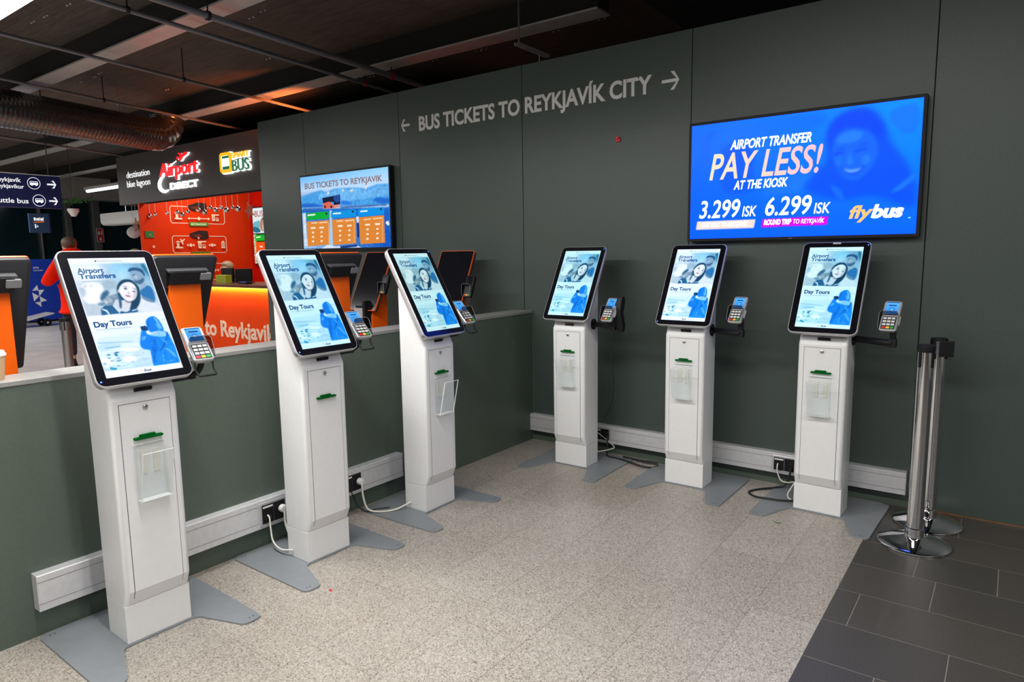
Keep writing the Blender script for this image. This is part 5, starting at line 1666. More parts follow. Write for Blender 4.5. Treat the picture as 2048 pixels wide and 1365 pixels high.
def tower(y, z, s):
    p.poly(CR, [(y, z), (y + 1.0 * s, z), (y + 1.0 * s, z + .22 * s), (y, z + .22 * s)])
    p.poly(CR, [(y + .12 * s, z + .2 * s), (y + .5 * s, z + .2 * s), (y + .46 * s, z + .62 * s), (y + .16 * s, z + .62 * s)])
    p.poly(CR, [(y + .02 * s, z + .85 * s), (y + .14 * s, z + .6 * s), (y + .48 * s, z + .6 * s), (y + .6 * s, z + .85 * s), (y + .32 * s, z + 1.08 * s)])
    p.poly('#a83418', [(y + .12 * s, z + .7 * s), (y + .5 * s, z + .7 * s), (y + .53 * s, z + .82 * s), (y + .09 * s, z + .82 * s)])


def station(y, z, s):
    p.poly(CR, [(y, z + .78 * s), (y + 1.1 * s, z + .78 * s), (y + 1.2 * s, z + .95 * s), (y, z + .95 * s)])
    p.poly(CR, [(y + .05 * s, z), (y + .5 * s, z), (y + .5 * s, z + .8 * s), (y + .02 * s, z + .8 * s)])
    p.poly('#a83418', [(y + .18 * s, z + .2 * s), (y + .24 * s, z + .2 * s), (y + .24 * s, z + .6 * s), (y + .18 * s, z + .6 * s)])
    p.poly('#a83418', [(y + .32 * s, z + .2 * s), (y + .38 * s, z + .2 * s), (y + .38 * s, z + .6 * s), (y + .32 * s, z + .6 * s)])
    p.poly(CR, [(y + .62 * s, z), (y + 1.05 * s, z), (y + 1.0 * s, z + .5 * s), (y + .62 * s, z + .5 * s)])
    p.poly('#a83418', [(y + .68 * s, z + .22 * s), (y + .95 * s, z + .22 * s), (y + .92 * s, z + .42 * s), (y + .68 * s, z + .42 * s)])


def building(y, z, s):
    p.poly(CR, [(y - .1 * s, z), (y + .8 * s, z), (y + .7 * s, z + .1 * s), (y + .68 * s, z + 1.05 * s), (y + .35 * s, z + 1.3 * s), (y + .02 * s, z + 1.05 * s), (y, z + .1 * s)])
    for r in range(4):
        for c in range(3):
            p.poly('#a83418', [(y + (.1 + c * .2) * s, z + (.25 + r * .2) * s), (y + (.2 + c * .2) * s, z + (.25 + r * .2) * s), (y + (.2 + c * .2) * s, z + (.36 + r * .2) * s), (y + (.1 + c * .2) * s, z + (.36 + r * .2) * s)])


def dart(y0, y1, z):
    line([(y0 + 0.015, z), (y1 - 0.015, z)], 0.014)
    for t_, d in ((y0, 1), (y1, -1)):
        p.poly(CR, [(t_, z), (t_ + d * 0.035, z + 0.026), (t_ + d * 0.035, z - 0.026)])
    m_ = (y0 + y1) / 2
    p.poly(CR, [(m_ + 0.026 * math.cos(i * PI / 6), z + 0.03 * math.sin(i * PI / 6)) for i in range(12)])


def carpic(y, z, w, h):
    p.poly('#1c0c0a', [(y, z + h * .62), (y + w * .25, z + h * .8), (y + w * .5, z + h), (y + w * .97, z + h * .95), (y + w, z + h * .15), (y + w * .8, z), (y + w * .3, z + h * .08), (y + w * .08, z + h * .3)])
    p.poly('#6a1c10', [(y + w * .12, z + h * .45), (y + w * .5, z + h * .6), (y + w * .7, z + h * .3), (y + w * .4, z + h * .2)])
    p.poly('#d8a48c', [(y + w * .46 + 0.02 * math.cos(i * PI / 5), z + h * .14 + 0.02 * math.sin(i * PI / 5)) for i in range(10)])
    p.poly('#3a1a12', [(y + w * .7, z + h * .4), (y + w * .95, z + h * .9), (y + w * .85, z + h * .93)])


for zt, zb in ((2.31, 2.025), (1.805, 1.515), (1.32, 1.03)):
    line([(2.0, zt), (1.73, zt), (1.705, zt - 0.03), (1.705, zb + 0.03), (1.73, zb), (2.0, zb)], 0.012)
    line([(2.38, zt), (2.66, zt), (2.69, zt - 0.03), (2.69, zb + 0.03), (2.66, zb), (2.38, zb)], 0.012)
carpic(2.015, 2.23, 0.345, 0.16)
carpic(2.005, 1.75, 0.35, 0.155)
p.poly('#3c8a28', [(2.03, 1.978), (2.355, 1.978), (2.365, 1.99), (2.365, 2.035), (2.355, 2.046), (2.03, 2.046), (2.018, 2.035), (2.018, 1.99)])
p.text('ECONOMY', 2.05, 2.335, 1.995, 0.034, '#e8f0d8', bold=0.03)
p.poly('#4f7a20', [(2.03, 1.485), (2.355, 1.485), (2.355, 1.535), (2.03, 1.535)])
tower(1.765, 2.085, 0.13)
dart(1.99, 2.40, 2.11)
station(2.43, 2.075, 0.125)
tower(1.745, 1.592, 0.125)
p.poly(CR, [(1.80, 1.70), (1.84, 1.70), (1.86, 1.655), (1.88, 1.655), (1.872, 1.705), (1.90, 1.735), (1.915, 1.75), (1.90, 1.757), (1.87, 1.735), (1.83, 1.75), (1.815, 1.742), (1.845, 1.722)])
dart(1.93, 2.085, 1.648)
station(2.135, 1.592, 0.135)
dart(2.325, 2.47, 1.648)
building(2.57, 1.592, 0.105)
dart(2.30, 2.50, 1.20)
p.poly(CR, [(1.345, 1.61), (1.36, 1.60), (1.378, 1.61), (1.38, 1.64), (1.343, 1.64)])
tag(p.build('route_diagram', M['print']), 'cream route diagram with icons on the orange red booth wall', 'graphic')
t = thing('exit_sign', 'small green sign low on the left of the orange booth wall', 'sign', (-8.70, 1.33, 1.77))
MB().box(0, 0.02, -0.072, 0.072, 0, 0.112).build('frame', M['wood'], t, smooth=0)
p2 = Pic(lambda a, b, h: (0.0205 + h, a, b), 0.0006)
p2.poly('#0c7a3c', [(-0.064, 0.008), (0.064, 0.008), (0.064, 0.104), (-0.064, 0.104)])
for (a, b, c, d) in ((-0.02, 0.05, 0.03, 0.062), (-0.01, 0.03, 0.012, 0.044), (0.02, 0.016, 0.05, 0.026)):
    p2.poly('#9a8a50', [(a, b), (c, b), (c, d), (a, d)])
p2.build('sign_face', M['print'], t)

# booth screen on the rear wall
t = thing('booth_screen', 'lit bus ticket screen inside the booth, half hidden by panel wall', 'screen', (-8.52, 3.2, 1.30))
MB().box(-0.02, 1.25, -0.05, -0.006, -0.02, 1.04).build('frame', M['black'], t, smooth=0, bevel=0.004)
p2 = Pic(lambda a, b, h: (a, -0.051 - h, b), 0.0006)
p2.poly('#dfeeee', [(0, 0.56), (1.23, 0.56), (1.23, 1.02), (0, 1.02)])
p2.poly('#6fb6c4', [(0, 0.60), (0.22, 0.64), (0.24, 0.80), (0.12, 0.78), (0, 0.76)], 1)
p2.poly('#1f6f88', [(0, 0.57), (0.24, 0.57), (0.22, 0.64), (0.08, 0.68), (0, 0.68)], 1)
p2.poly('#b48a78', [(0.22, 0.60), (0.42, 0.58), (0.50, 0.70), (0.46, 0.84), (0.32, 0.86), (0.22, 0.76)], 1)
p2.poly('#7a5048', [(0.24, 0.76), (0.34, 0.86), (0.46, 0.85), (0.40, 0.80), (0.30, 0.80)], 1)
p2.poly('#d8b49a', [(0.30, 0.60), (0.40, 0.60), (0.42, 0.70), (0.34, 0.74), (0.29, 0.68)], 1)
p2.text('BUS TICKETS', 0.08, 0.98, 0.86, 0.11, '#b8404a', bold=0.01)
p2.poly('#2a3436', [(0, 0.54), (1.23, 0.54), (1.23, 0.56), (0, 0.56)])
p2.poly('#c9c49a', [(0, 0), (0.09, 0), (0.09, 0.54), (0, 0.54)])
random.seed(9)
for q in range(40):
    a, b = random.uniform(0, 0.08), random.uniform(0, 0.52)
    p2.poly(random.choice(('#2a2a22', '#5a5440', '#e8e4c0')), [(a, b), (a + 0.018, b + 0.005), (a + 0.012, b + 0.022), (a - 0.002, b + 0.014)])
p2.poly('#06b427', [(0.09, 0.42), (1.1, 0.42), (1.1, 0.53), (0.09, 0.53)])
p2.poly('#ffffff', [(0.12, 0.475), (0.26, 0.48), (0.26, 0.50), (0.12, 0.495)])
p2.poly('#f4561a', [(0.10, 0.0), (1.1, 0.0), (1.1, 0.40), (0.10, 0.40)])
for q in range(3):
    for c in (0.22, 0.42):
        p2.poly('#ffe8d8', [(c, 0.30 - q * 0.1), (c + 0.09, 0.30 - q * 0.1), (c + 0.09, 0.325 - q * 0.1), (c, 0.325 - q * 0.1)])
p2.build('display', M['lowscreen'], t)

# counter
t = thing('ticket_counter', 'orange booth counter with pale lettering and a glowing strip under its top', 'counter', (-6.7, 1.2, 0))
MB().box(-1.6, 1.52, 0.06, 0.10, 0.0, 1.0).box(-1.6, -1.55, 0.1, 0.7, 0, 1.0).box(1.47, 1.52, 0.1, 0.7, 0, 1.0).build('front_panel', M['counter'], t, smooth=0)
MB().box(-1.66, 1.55, -0.02, 0.75, 1.0, 1.042).build('worktop', M['counter_top'], t, smooth=0, bevel=0.004)
MB().box(-1.58, 1.51, 0.02, 0.045, 0.985, 1.0).build('light_strip', M['strip'], t, smooth=0)
MB().box(1.52, 1.56, 0.0, 0.70, 0, 1.0).build('end_post', M['black'], t, smooth=0)
o = MB()
letters(o, 'to Reykjavik', -0.33, 1.49, 0.262, 0.235, lambda a, b, h: (a, 0.059 - h, b), 0.006, bold=0.025)
o.build('lettering', mat('cream_letters', (0.92, 0.82, 0.74), 0.5, var=0.01), t, smooth=0)
area('counter_strip_light', (-6.72, 1.228, 0.982), (3.0, 0.02), 20, (1.0, 0.52, 0.10), (0, 0.35, -1))

# things on the counter
t = thing('till_monitor', 'dark till screen on the booth counter, with lime card before it', 'monitor', (-6.78, 1.55, 1.042))
MB().box(-0.16, 0.15, -0.02, 0.02, 0.02, 0.225).build('screen_back', M['black'], t, smooth=0, bevel=0.006)
MB().box(-0.03, 0.03, 0.0, 0.06, 0.0, 0.10).box(-0.09, 0.09, -0.02, 0.12, 0, 0.012).build('stand', M['black'], t, smooth=0)
t = thing('till_monitor', 'second dark till screen on the booth counter, turned and standing to the right', 'monitor', (-6.40, 1.58, 1.042))
MB().box(-0.13, 0.13, -0.02, 0.02, 0.02, 0.215).xf(lambda q: Matrix.Rotation(0.5, 3, 'Z') @ q).build('screen_back', M['black'], t, smooth=0, bevel=0.006)
MB().box(-0.03, 0.03, 0.0, 0.06, 0.0, 0.10).box(-0.09, 0.09, -0.02, 0.12, 0, 0.012).build('stand', M['black'], t, smooth=0)
t = thing('card_box', 'lime green card stand on the booth counter under the till screen', 'card', (-6.70, 1.42, 1.042))
MB().box(-0.13, 0.15, -0.05, 0.05, 0, 0.125).build('box', M['lime'], t, smooth=0, bevel=0.003)
t = thing('counter_reader', 'small card reader with blue lit screen lying on the booth counter', 'card reader', (-6.08, 1.38, 1.042))
MB().box(-0.10, 0.12, -0.05, 0.05, 0, 0.03).build('body', M['black'], t, smooth=0, bevel=0.006)
MB().box(-0.06, 0.03, -0.03, 0.02, 0.03, 0.032).build('reader_screen', emit('blue_reader_screen', '#3a7cff', 1.0), t, smooth=0)
t = thing('receipt_printer', 'dark receipt printer at the right end of the booth counter', 'printer', (-5.55, 1.55, 1.042))
MB().box(-0.13, 0.13, -0.09, 0.09, 0, 0.13).build('body', M['black'], t, smooth=0, bevel=0.01)
MB().box(-0.05, 0.05, -0.03, 0.03, 0.13, 0.155).build('paper', M['white'], t, smooth=0)

# baubles and stars hanging from the fascia
bz = [(-8.69, 2.131, .039), (-8.5, 2.144, .029), (-8.11, 2.148, .029), (-7.78, 2.153, .031), (-7.64, 2.106, .039), (-7.46, 2.144, .032), (-7.14, 2.151, .030), (-6.98, 2.112, .040),
      (-6.81, 2.172, .029), (-6.67, 2.131, .038), (-6.52, 2.156, .030), (-6.38, 2.113, .042), (-6.22, 2.145, .028), (-6.08, 2.117, .042)]
ordn = ['first', 'second', 'third', 'fourth', 'fifth', 'sixth', 'seventh', 'eighth', 'ninth', 'tenth', 'eleventh', 'twelfth', 'thirteenth', 'fourteenth']
first = None
for i, (bx, zz, r) in enumerate(bz):
    nm = 'mirrored bauble hanging below the booth fascia, %s from the left' % ordn[i]
    if first is None:
        first = thing('bauble', nm, 'bauble', (bx, 1.36, zz), 0, 'mirrored baubles below the fascia')
        MB().ball((0, 0, 0), 0.04, 20, 14).lathe([(0.008, 0.038), (0.008, 0.05), (0.001, 0.05)], (0, 0, 0), 10).build('ball', M['chrome'], first, smooth=50)
        MB().tube([(0, 0, 0.04), (0, 0, 1.0)], 0.0022, 5).build('thread', M['white'], first)
        b = first
    else:
        b = dup(first)
        b['label'] = nm
        b.location = (bx, 1.36, zz)
    for c in kids(b):
        if c.name.startswith('ball'):
            c.scale = (r / 0.04,) * 3
        else:
            c.scale = (1, 1, (2.93 - zz))
t = thing('glass_ornament', 'big ribbed clear glass ornament hanging left of the orange booth', 'ornament', (-9.11, 1.27, 1.87))
o = MB()
secs = []
for k in range(17):
    a = PI * k / 16
    rr = 0.1 * math.sin(a)
    secs.append([((rr * (1 + 0.05 * (q % 2))) * math.cos(2 * PI * q / 40) + 1e-5 * q, (rr * (1 + 0.05 * (q % 2))) * math.sin(2 * PI * q / 40), -0.1 * math.cos(a)) for q in range(40)])
o.loft(secs).build('glass_ball', M['paleglass'], t, smooth=20)
MB().tube([(0, 0, 0.1), (0, 0, 0.46)], 0.003, 5).build('thread', M['white'], t)
MB().lathe([(0.012, 0.095), (0.012, 0.115), (0.001, 0.115)], (0, 0, 0), 12).build('ornament_cap', M['chrome'], t)


def star(label, loc, r, rot):
    t = thing('star_ornament', label, 'ornament', loc, 0, 'stars hanging by the booth')
    pts = []
    for q in range(10):
        a = PI / 2 + q * PI / 5
        rr = r if q % 2 == 0 else r * 0.42
        pts.append((rr * math.cos(a + rot), rr * math.sin(a + rot)))
    MB().prism(pts, lambda a, b, h: (a, -h, b), -0.01, 0.01).build('star', M['star'], t, smooth=0)
    MB().tube([(0, 0, r * 0.9), (0, 0, 2.93 - loc[2] if loc[1] > 1.25 else 2.33 - loc[2])], 0.002, 5).build('thread', M['white'], t)


star('translucent star hanging by the left edge of the orange booth', (-8.93, 1.24, 1.99), 0.12, 0.2)
star('translucent star hanging at the right, before the booth screen', (-5.80, 1.36, 2.08), 0.13, 0.35)

# ================================================================= HALL BEYOND
t = thing('direction_sign', 'navy hanging sign with white bus symbols and arrows at left edge', 'sign', (0, 0, 0))
MB().box(-6.06, -6.0, -2.35, -0.915, 2.02, 2.385).build('panel', M['navy'], t, smooth=0, bevel=0.004)
MB().box(-6.062, -5.998, -2.352, -0.913, 2.385, 2.393).build('top_edge', M['alu'], t, smooth=0)
for yy in (-2.1, -1.02):
    MB().tube([(-6.03, yy, 2.39), (-6.03, yy, 3.5)], 0.006, 6).build('hanger', M['mback'], t)
p2 = Pic(lambda a, b, h: (-5.999 + h, a, b), 0.0006)
p2.text('Reykjav\u00edk', -1.555, -1.306, 2.297, 0.045, '#ffffff', bold=0.015)
p2.text('Reykjav\u00edkur', -1.562, -1.282, 2.228, 0.043, '#ffffff', bold=0.015)
p2.text('Shuttle bus', -1.615, -1.254, 2.068, 0.053, '#ffffff', bold=0.015)


def bus_badge(y, z):
    k = 1.62
    p2.poly('#ffffff', [(y + 0.064 * math.cos(i * PI / 16), z + 0.066 * math.sin(i * PI / 16)) for i in range(32)])
    p2.poly('#0b0c3c', [(y + 0.0585 * math.cos(i * PI / 16), z + 0.0605 * math.sin(i * PI / 16)) for i in range(32)])
    p2.poly('#ffffff', [(y + k * a, z + k * b) for a, b in ((-0.024, -0.012), (0.024, -0.012), (0.026, 0.002), (0.022, 0.014), (-0.022, 0.014), (-0.025, 0.005))])
    for q in range(4):
        p2.poly('#0b0c3c', [(y + k * (a + q * 0.0105), z + k * b) for a, b in ((-0.020, 0.003), (-0.012, 0.003), (-0.012, 0.011), (-0.020, 0.011))])
    for q in (-0.013, 0.012):
        p2.poly('#ffffff', [(y + k * (q + 0.006 * math.cos(i * PI / 4)), z + k * (-0.012 + 0.006 * math.sin(i * PI / 4))) for i in range(8)])


bus_badge(-1.184, 2.293)
bus_badge(-1.150, 2.104)
for (y0, y1, z) in ((-1.061, -0.966, 2.290), (-1.057, -0.965, 2.104)):
    p2.poly('#ffffff', arrow(y0 + 0.004, y1, z, 0.085, 0.017, False))
p2.build('lettering', attr_mat('lit_sign_lettering', 0.95), t)

t = thing('pendant_lamp', 'white cone pendant lamp shade hanging in the dark hall', 'lamp', (-9.0, 0.337, 2.10))
MB().lathe([(0.001, 0.0), (0.03, 0.0), (0.08, 0.085), (0.08, 0.12), (0.001, 0.12)], (0, 0, 0), 20).build('lamp_shade', M['white'], t, smooth=30)
MB().tube([(0, 0, 0.12), (0, 0, 1.4)], 0.003, 6).build('cord', M['black'], t)

t = thing('hanging_sign', 'small blue hanging sign with orange underline far in the hall', 'sign', (-12.0, 0.88, 1.94))
MB().box(-0.04, 0.0, -0.165, 0.165, 0, 0.36).build('panel', mat('slate_blue_sign', (0.03, 0.075, 0.17), 0.4, var=0.03), t, smooth=0)
MB().box(-0.045, 0.0, 0.165, 0.19, 0, 0.37).build('side_edge', M['navy'], t, smooth=0)
p2 = Pic(lambda a, b, h: (0.001 + h, a, b), 0.0008)
for q, (a, w, hh) in enumerate(((-0.085, 0.028, 0.06), (-0.05, 0.012, 0.05), (-0.03, 0.03, 0.052), (0.008, 0.012, 0.066), (0.028, 0.03, 0.05), (0.063, 0.012, 0.066))):
    p2.poly('#ffffff', [(a, 0.225), (a + w, 0.228), (a + w, 0.225 + hh), (a, 0.222 + hh)])
p2.poly('#e06a30', [(-0.09, 0.185), (0.08, 0.20), (0.08, 0.216), (-0.09, 0.201)])
for (a, b, w, hh) in ((-0.08, 0.085, 0.022, 0.075), (-0.045, 0.105, 0.02, 0.03)):
    p2.poly('#f0f4ff', [(a, b), (a + w, b), (a + w, b + hh), (a, b + hh)])
p2.build('lettering', attr_mat('lit_small_lettering', 0.9), t)
MB().tube([(-0.02, 0, 0.36), (-0.02, 0, 1.56)], 0.008, 6).build('hanger', M['mback'], t)

t = thing('emergency_sign', 'red and white emergency sign on a far grey window post', 'sign', (-16.79, 3.90, 1.87))
MB().box(0, 0.02, -0.085, 0.085, 0, 0.36).build('panel', M['white'], t, smooth=0)
p2 = Pic(lambda a, b, h: (0.021 + h, a, b), 0.0008)
p2.poly('#c4141e', [(-0.073, 0.012), (0.073, 0.012), (0.073, 0.348), (-0.073, 0.348)])
p2.poly('#ffffff', arrow(-0.05, 0.05, 0, 0.09, 0.022, False) and [(0.0, 0.03), (0.045, 0.08), (0.014, 0.075), (0.014, 0.13), (-0.014, 0.13), (-0.014, 0.075), (-0.045, 0.08)])
p2.poly('#ffffff', [(-0.05, 0.19), (-0.005, 0.19), (-0.005, 0.25), (-0.03, 0.29), (-0.05, 0.26)])
p2.poly('#ffffff', [(0.02, 0.19), (0.05, 0.19), (0.05, 0.30), (0.03, 0.30)])
p2.build('sign_face', M['print'], t)

t = thing('air_curtain', 'white rounded air unit above the far doors, left of the booth', 'air unit', (-13.3, 2.5, 2.15))
MB().prism(roundpoly([(0, 0.0, 0.09), (0.3, 0.0, 0.03), (0.3, 0.26, 0.02), (0, 0.26, 0.02)], 6), lambda a, b, h: (h, a, b), 1.95, 0.0).build('casing', M['white'], t, smooth=30)
MB().tube([(0.9, 0.15, 0.26), (0.9, 0.15, 1.35)], 0.012, 6).build('hanger', M['steel'], t)

t = thing('cash_machine', 'blue cash machine with white star emblem far across the hall', 'cash machine', (-15.3, 2.1, 0))
MB().box(-0.3, 0.3, -0.60, 0.65, 0.04, 1.44).build('cabinet', M['atm'], t, smooth=0, bevel=0.01)
MB().box(-0.28, 0.28, -0.58, 0.63, 0.0, 0.04).build('foot', M['black'], t, smooth=0)
p2 = Pic(lambda a, b, h: (0.302 + h, a - 2.1, b), 0.001)
yz = lambda q: (1.617 + (q[0] * .2125 - 57) * .0099, 1.452 - (490 + q[1] * .2125 - 518) * .01128)
for tri in (((322, 380), (270, 433), (330, 432)), ((330, 428), (385, 428), (332, 490)), ((268, 450), (330, 487), (278, 535)), ((335, 488), (400, 533), (338, 545)), ((285, 545), (342, 540), (342, 592)), ((420, 314), (470, 308), (465, 338))):
    p2.poly('#e6e8ee', [yz(q) for q in tri])
p2.text('ATM', *[yz(q)[0] for q in ((298, 0), (352, 0))], yz((0, 226))[1], 0.045, '#dfe6f4', bold=0.02)
for k in range(5):
    a = yz((300 + k * 19, 0))[0]
    p2.poly('#b8c6e6', [(a, yz((0, 248))[1]), (a + 0.032, yz((0, 248))[1]), (a + 0.032, yz((0, 238))[1]), (a, yz((0, 238))[1])])
p2.build('emblem', M['print'], t)

t = thing('luggage_trolley', 'pale luggage trolley standing before the blue cash machine', 'trolley', (-14.0, 1.35, 0))
MB().prism([(-0.40, 0.115), (0.22, 0.255), (0.25, 0.28), (0.22, 0.285), (-0.40, 0.16)], lambda a, b, h: (h, a, b), 0.25, -0.2).build('deck', M['alu'], t, smooth=0, bevel=0.006)
for xx in (-0.17, 0.18):
    w = MB().lathe([(0.02, -0.02), (0.075, -0.02), (0.08, -0.012), (0.08, 0.012), (0.075, 0.02), (0.02, 0.02)], (xx, 0.11, 0.08), 20, axis='x').build('wheel', M['black'], t, smooth=30)
    MB().lathe([(0.001, -0.022), (0.02, -0.022), (0.02, 0.022), (0.001, 0.022)], (xx, 0.11, 0.08), 12, axis='x').build('hub', M['alu'], w)
    MB().lathe([(0.001, -0.018), (0.045, -0.018), (0.045, 0.018), (0.001, 0.018)], (xx, -0.34, 0.045), 16, axis='x').build('wheel', M['black'], t, smooth=30)
MB().tube([(-0.18, -0.38, 0.1), (-0.18, -0.45, 0.95), (0.2, -0.45, 0.95), (0.2, -0.38, 0.1)], 0.02, 8).build('handle', M['steel'], t)

o = MB()
random.seed(11)
for q in range(70):
    a = random.random()
    c = Vector((-12.0 + random.uniform(-0.1, 0.1), 1.25 + a * 0.55, 2.50 + 0.12 * a + random.uniform(-0.05, 0.05)))
    d = Vector((random.uniform(-1, 1), random.uniform(-1, 1), random.uniform(-1, 1))).normalized() * 0.05
    e = Vector((random.uniform(-1, 1), random.uniform(-1, 1), random.uniform(-1, 1))).normalized() * 0.02
    o.add([c - d, c + e, c + d, c - e + Vector((0, 0, 0.006))], [(0, 1, 2), (0, 2, 3)])
o.tube([(-12.0, 1.2, 2.5), (-12.0, 1.85, 2.63)], 0.01, 6)
o.tube([(-12.0, 1.5, 2.55), (-12.0, 1.5, 3.5)], 0.004, 6)
tag(o.build('garland', M['leaf'], smooth=0), 'green leafy garland hanging in the hall right of the navy sign', 'garland', kind='stuff')

# ================================================================= PEOPLE


def skin_mesh(name, chains, m, parent, sub=2):
    """one continuous limb-and-trunk surface grown over connected edges: chains of (x, y, z, r) sharing points"""
    import bmesh
    bm = bmesh.new()
    lay = bm.verts.layers.skin.verify()
    seen = {}

    def vert(q):
        k = tuple(round(c, 4) for c in q[:3])
        if k not in seen:
            v = bm.verts.new(q[:3])
            r = q[3]
            v[lay].radius = r if isinstance(r, tuple) else (r, r)
            seen[k] = v
        return seen[k]
    rootv = None
    for ch in chains:
        vs = [vert(q) for q in ch]
        if rootv is None:
            rootv = vs[0]
        for a, b in zip(vs[:-1], vs[1:]):
            if bm.edges.get((a, b)) is None:
                bm.edges.new((a, b))
    for v in bm.verts:
        v[lay].use_root = False
    rootv[lay].use_root = True
    me = bpy.data.meshes.new(name)
    bm.to_mesh(me)
    bm.free()
    o = bpy.data.objects.new(name, me)
    COL.objects.link(o)
    sk = o.modifiers.new('skin', 'SKIN')
    sk.use_smooth_shade = True
    sb = o.modifiers.new('sub', 'SUBSURF')
    sb.levels = sb.render_levels = sub
    dg = bpy.context.evaluated_depsgraph_get()
    fin = bpy.data.meshes.new_from_object(o.evaluated_get(dg))
    fin.name = name
    o.modifiers.clear()
    o.data = fin
    fin.materials.clear()
    fin.materials.append(m)
    fin.polygons.foreach_set('use_smooth', [True] * len(fin.polygons))
    o.parent = parent
    return o


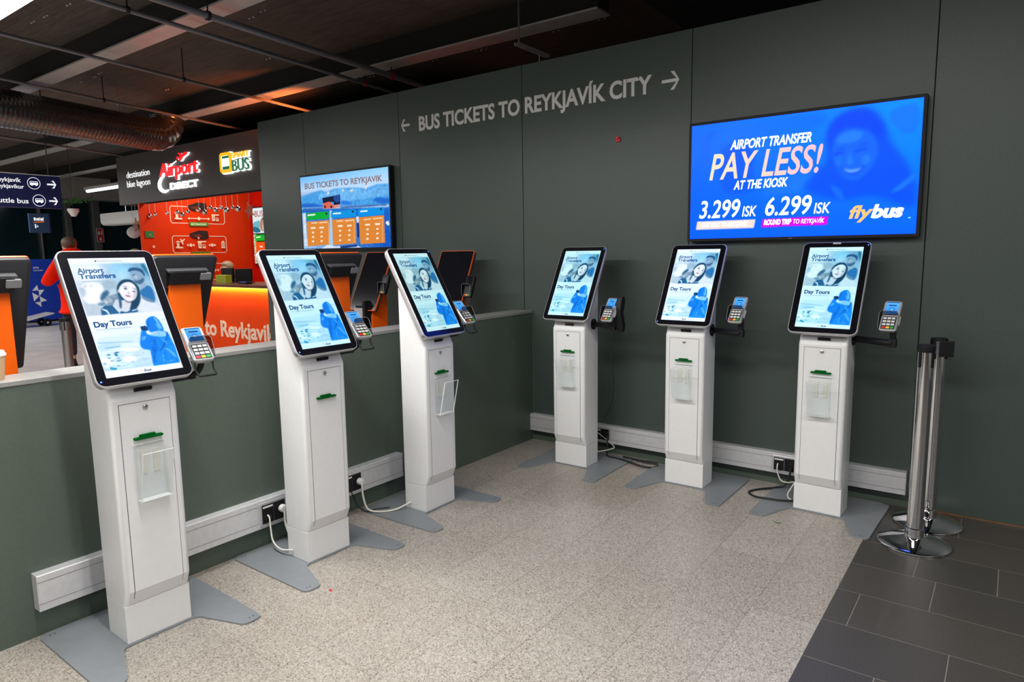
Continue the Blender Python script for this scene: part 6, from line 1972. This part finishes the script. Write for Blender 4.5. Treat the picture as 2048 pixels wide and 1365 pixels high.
def person(label, loc, rz, coat, hair, arms, seated=False, sc=1.0, head=(0, 0), coat_len=0.72, spec_hair=1.0):
    """stands at loc facing local -y; arms: [(elbow, wrist)] for the right (+x... seen from behind) and left side"""
    t = thing('person', label, 'person', loc, rz)
    dz = -0.37 if seated else 0.0
    hx, hy = head
    P0 = (0, 0, 0.93 + dz, (0.14, 0.11))
    P1 = (0, 0, 1.08 + dz, (0.13, 0.10))
    P2 = (0, 0.005, 1.25 + dz, (0.15, 0.105))
    P3 = (0, 0.01, 1.38 + dz, (0.12, 0.085))
    N1 = (hx * 0.3, 0.005 + hy * 0.3, 1.47 + dz, 0.055)
    N2 = (hx * 0.7, -0.012 + hy * 0.7, 1.53 + dz, 0.052)
    H1 = (hx, -0.03 + hy, 1.60 + dz, (0.074, 0.088))
    H2 = (hx, -0.028 + hy, 1.665 + dz, (0.068, 0.08))
    chains = [[P0, P1, P2, P3, N1, N2, H1, H2], [H1, (hx, -0.135 + hy, 1.595 + dz, 0.010)]]
    for sx in (-1, 1):
        chains.append([H1, (hx + sx * 0.085, -0.02 + hy, 1.60 + dz, 0.012)])
    slv, trs, shoes = [], [], []
    for sx, (el, wr) in zip((-1, 1), arms):
        sh = (sx * 0.165, 0.01, 1.385 + dz, 0.058)
        el = (*el[:2], el[2] + dz, 0.043)
        wr = (*wr[:2], wr[2] + dz, 0.030)
        d = (Vector(wr[:3]) - Vector(el[:3])).normalized()
        pm = Vector(wr[:3]) + d * 0.06
        side = d.cross(Vector((sx, 0, 0)))
        side = side.normalized() if side.length > 0.1 else Vector((0, 0, 1))
        palm = (*pm, (0.036, 0.018))
        chains.append([P3, sh, el, wr, palm])
        nrm = d.cross(side).normalized()
        for q, ln in enumerate((0.055, 0.065, 0.07, 0.06)):
            b = pm + side * ((q - 1.5) * 0.019) + d * 0.03
            f1 = b + d * ln * 0.55 + nrm * 0.004
            f2 = f1 + d * ln * 0.35 + nrm * 0.022
            chains.append([palm, (*b, 0.010), (*f1, 0.009), (*f2, 0.007)])
        b = Vector(wr[:3]) + d * 0.03 + side * 0.035
        chains.append([palm, (*b, 0.011), (*(b + d * 0.035 + side * 0.014), 0.009)])
        slv.append([(0, 0.01, 1.38 + dz, (0.15, 0.115)), (*sh[:3], 0.082), (*el[:3], 0.066), (*wr[:3], 0.050)])
    for sx in (-1, 1):
        hip = (sx * 0.09, 0, 0.86 + dz, 0.088)
        if seated:
            kn, an = (sx * 0.10, -0.42, 0.50, 0.06), (sx * 0.10, -0.40, 0.09, 0.042)
        else:
            kn, an = (sx * 0.10, -0.02, 0.48, 0.06), (sx * 0.105, 0.02, 0.10, 0.042)
        toe = (an[0] + sx * 0.01, an[1] - 0.15, 0.034, 0.030)
        chains.append([P0, hip, kn, an, toe])
        trs.append([(0, 0, 0.90 + dz, (0.11, 0.10)), (hip[0], hip[1], hip[2] - 0.02, 0.088), (*kn[:3], 0.075), (an[0], an[1], 0.13, 0.062)])
        shoes.append((an, toe))
    b = skin_mesh('body', chains, M['skin'], t)
    z0 = coat_len + dz
    jk = [[(0, 0, 0.93 + dz, (0.185, 0.15)), (0, 0, 1.08 + dz, (0.175, 0.14)), (0, 0.005, 1.25 + dz, (0.18, 0.135)), (0, 0.01, 1.38 + dz, (0.15, 0.115)), (hx * 0.3, 0.02, 1.47 + dz, (0.09, 0.085))]]
    if not seated:
        jk.append([(0, 0, 0.93, (0.185, 0.15)), (0, 0, z0 + 0.06, (0.235, 0.20)), (0, 0, z0, (0.235, 0.20))])
    skin_mesh('jacket', jk + slv, coat, t)
    MB().ball((hx * 0.3, 0.075 + hy * 0.2, 1.495 + dz), 0.13, 20, 12, sc=(1.1, 0.8, 0.72)).build('hood', coat, t, smooth=60)
    skin_mesh('trousers', trs, M['trousers'], t)
    for an, toe in shoes:
        MB().loft([[(an[0] + a * w, an[1] - 0.045 + c * l, z) for a, c in rrect(1, 1, 0.35, 5)] for w, l, z in ((0.095, 0.27, 0.0), (0.10, 0.275, 0.025), (0.085, 0.22, 0.07), (0.075, 0.11, 0.12))]).build('shoe', M['black'], t, smooth=50)
    hb = MB()
    hb.ball((hx, -0.008 + hy, 1.652 + dz), 0.1, 24, 16, sc=(0.93, 1.04, 0.88))
    keep = [i for i, q in enumerate(hb.v)]
    hb.v = [((q[0]), q[1] if not (q[1] < hy - 0.075 and q[2] < 1.68 + dz) else max(q[1], hy - 0.085), max(q[2], 1.545 + dz + max(0, -(q[1] - hy)) * 1.3)) for q in hb.v]
    hb.build('hair', hair, t, smooth=60)
    for sx in (-1, 1):
        MB().ball((hx + sx * 0.032, -0.116 + hy, 1.618 + dz), 0.011, 10, 8).build('eye', M['white'], t, smooth=60)
    MB().ball((hx, -0.122 + hy, 1.556 + dz), 0.02, 10, 8, sc=(1.2, 0.35, 0.35)).build('mouth', M['red'], t, smooth=60)
    t.scale = (sc, sc, sc)
    return t


down = [((-0.24, 0.03, 1.12), (-0.25, -0.05, 0.88)), ((0.24, 0.03, 1.12), (0.25, -0.05, 0.88))]
person('person in a red hooded jacket and dark trousers standing turned away in hall', (-7.18, -0.43, 0), -PI / 2 - 0.25, M['coat_red'], M['hair_brown'],
       [((-0.24, 0.02, 1.13), (-0.12, -0.22, 1.20)), ((0.33, 0.02, 1.12), (0.16, -0.22, 1.22))], head=(0.01, -0.05), coat_len=0.70)
person('person behind the booth counter, only grey blond hair showing above till screens', (-7.53, 2.0, 0), 0.2, M['coat_dark'], M['hair_grey'],
       [((-0.24, -0.05, 1.12), (-0.15, -0.30, 1.12)), ((0.24, -0.05, 1.12), (0.15, -0.30, 1.12))], seated=True)
person('person in dark clothes hidden behind the nearest kiosk, top of head just showing', (-6.5, 0.08, 0), -PI / 2, M['coat_dark'], M['hair_grey'], down, sc=0.90)
t = thing('stool', 'round stool under the person behind the booth counter', 'stool', (-7.53, 2.05, 0))
MB().lathe([(0.001, 0.39), (0.17, 0.39), (0.17, 0.43), (0.001, 0.43)], (0, 0, 0), 24).build('seat', M['black'], t, smooth=30)
MB().lathe([(0.001, 0.0), (0.2, 0.0), (0.2, 0.015), (0.03, 0.03), (0.025, 0.39), (0.001, 0.39)], (0, 0, 0), 24).build('stem', M['steel'], t, smooth=30)
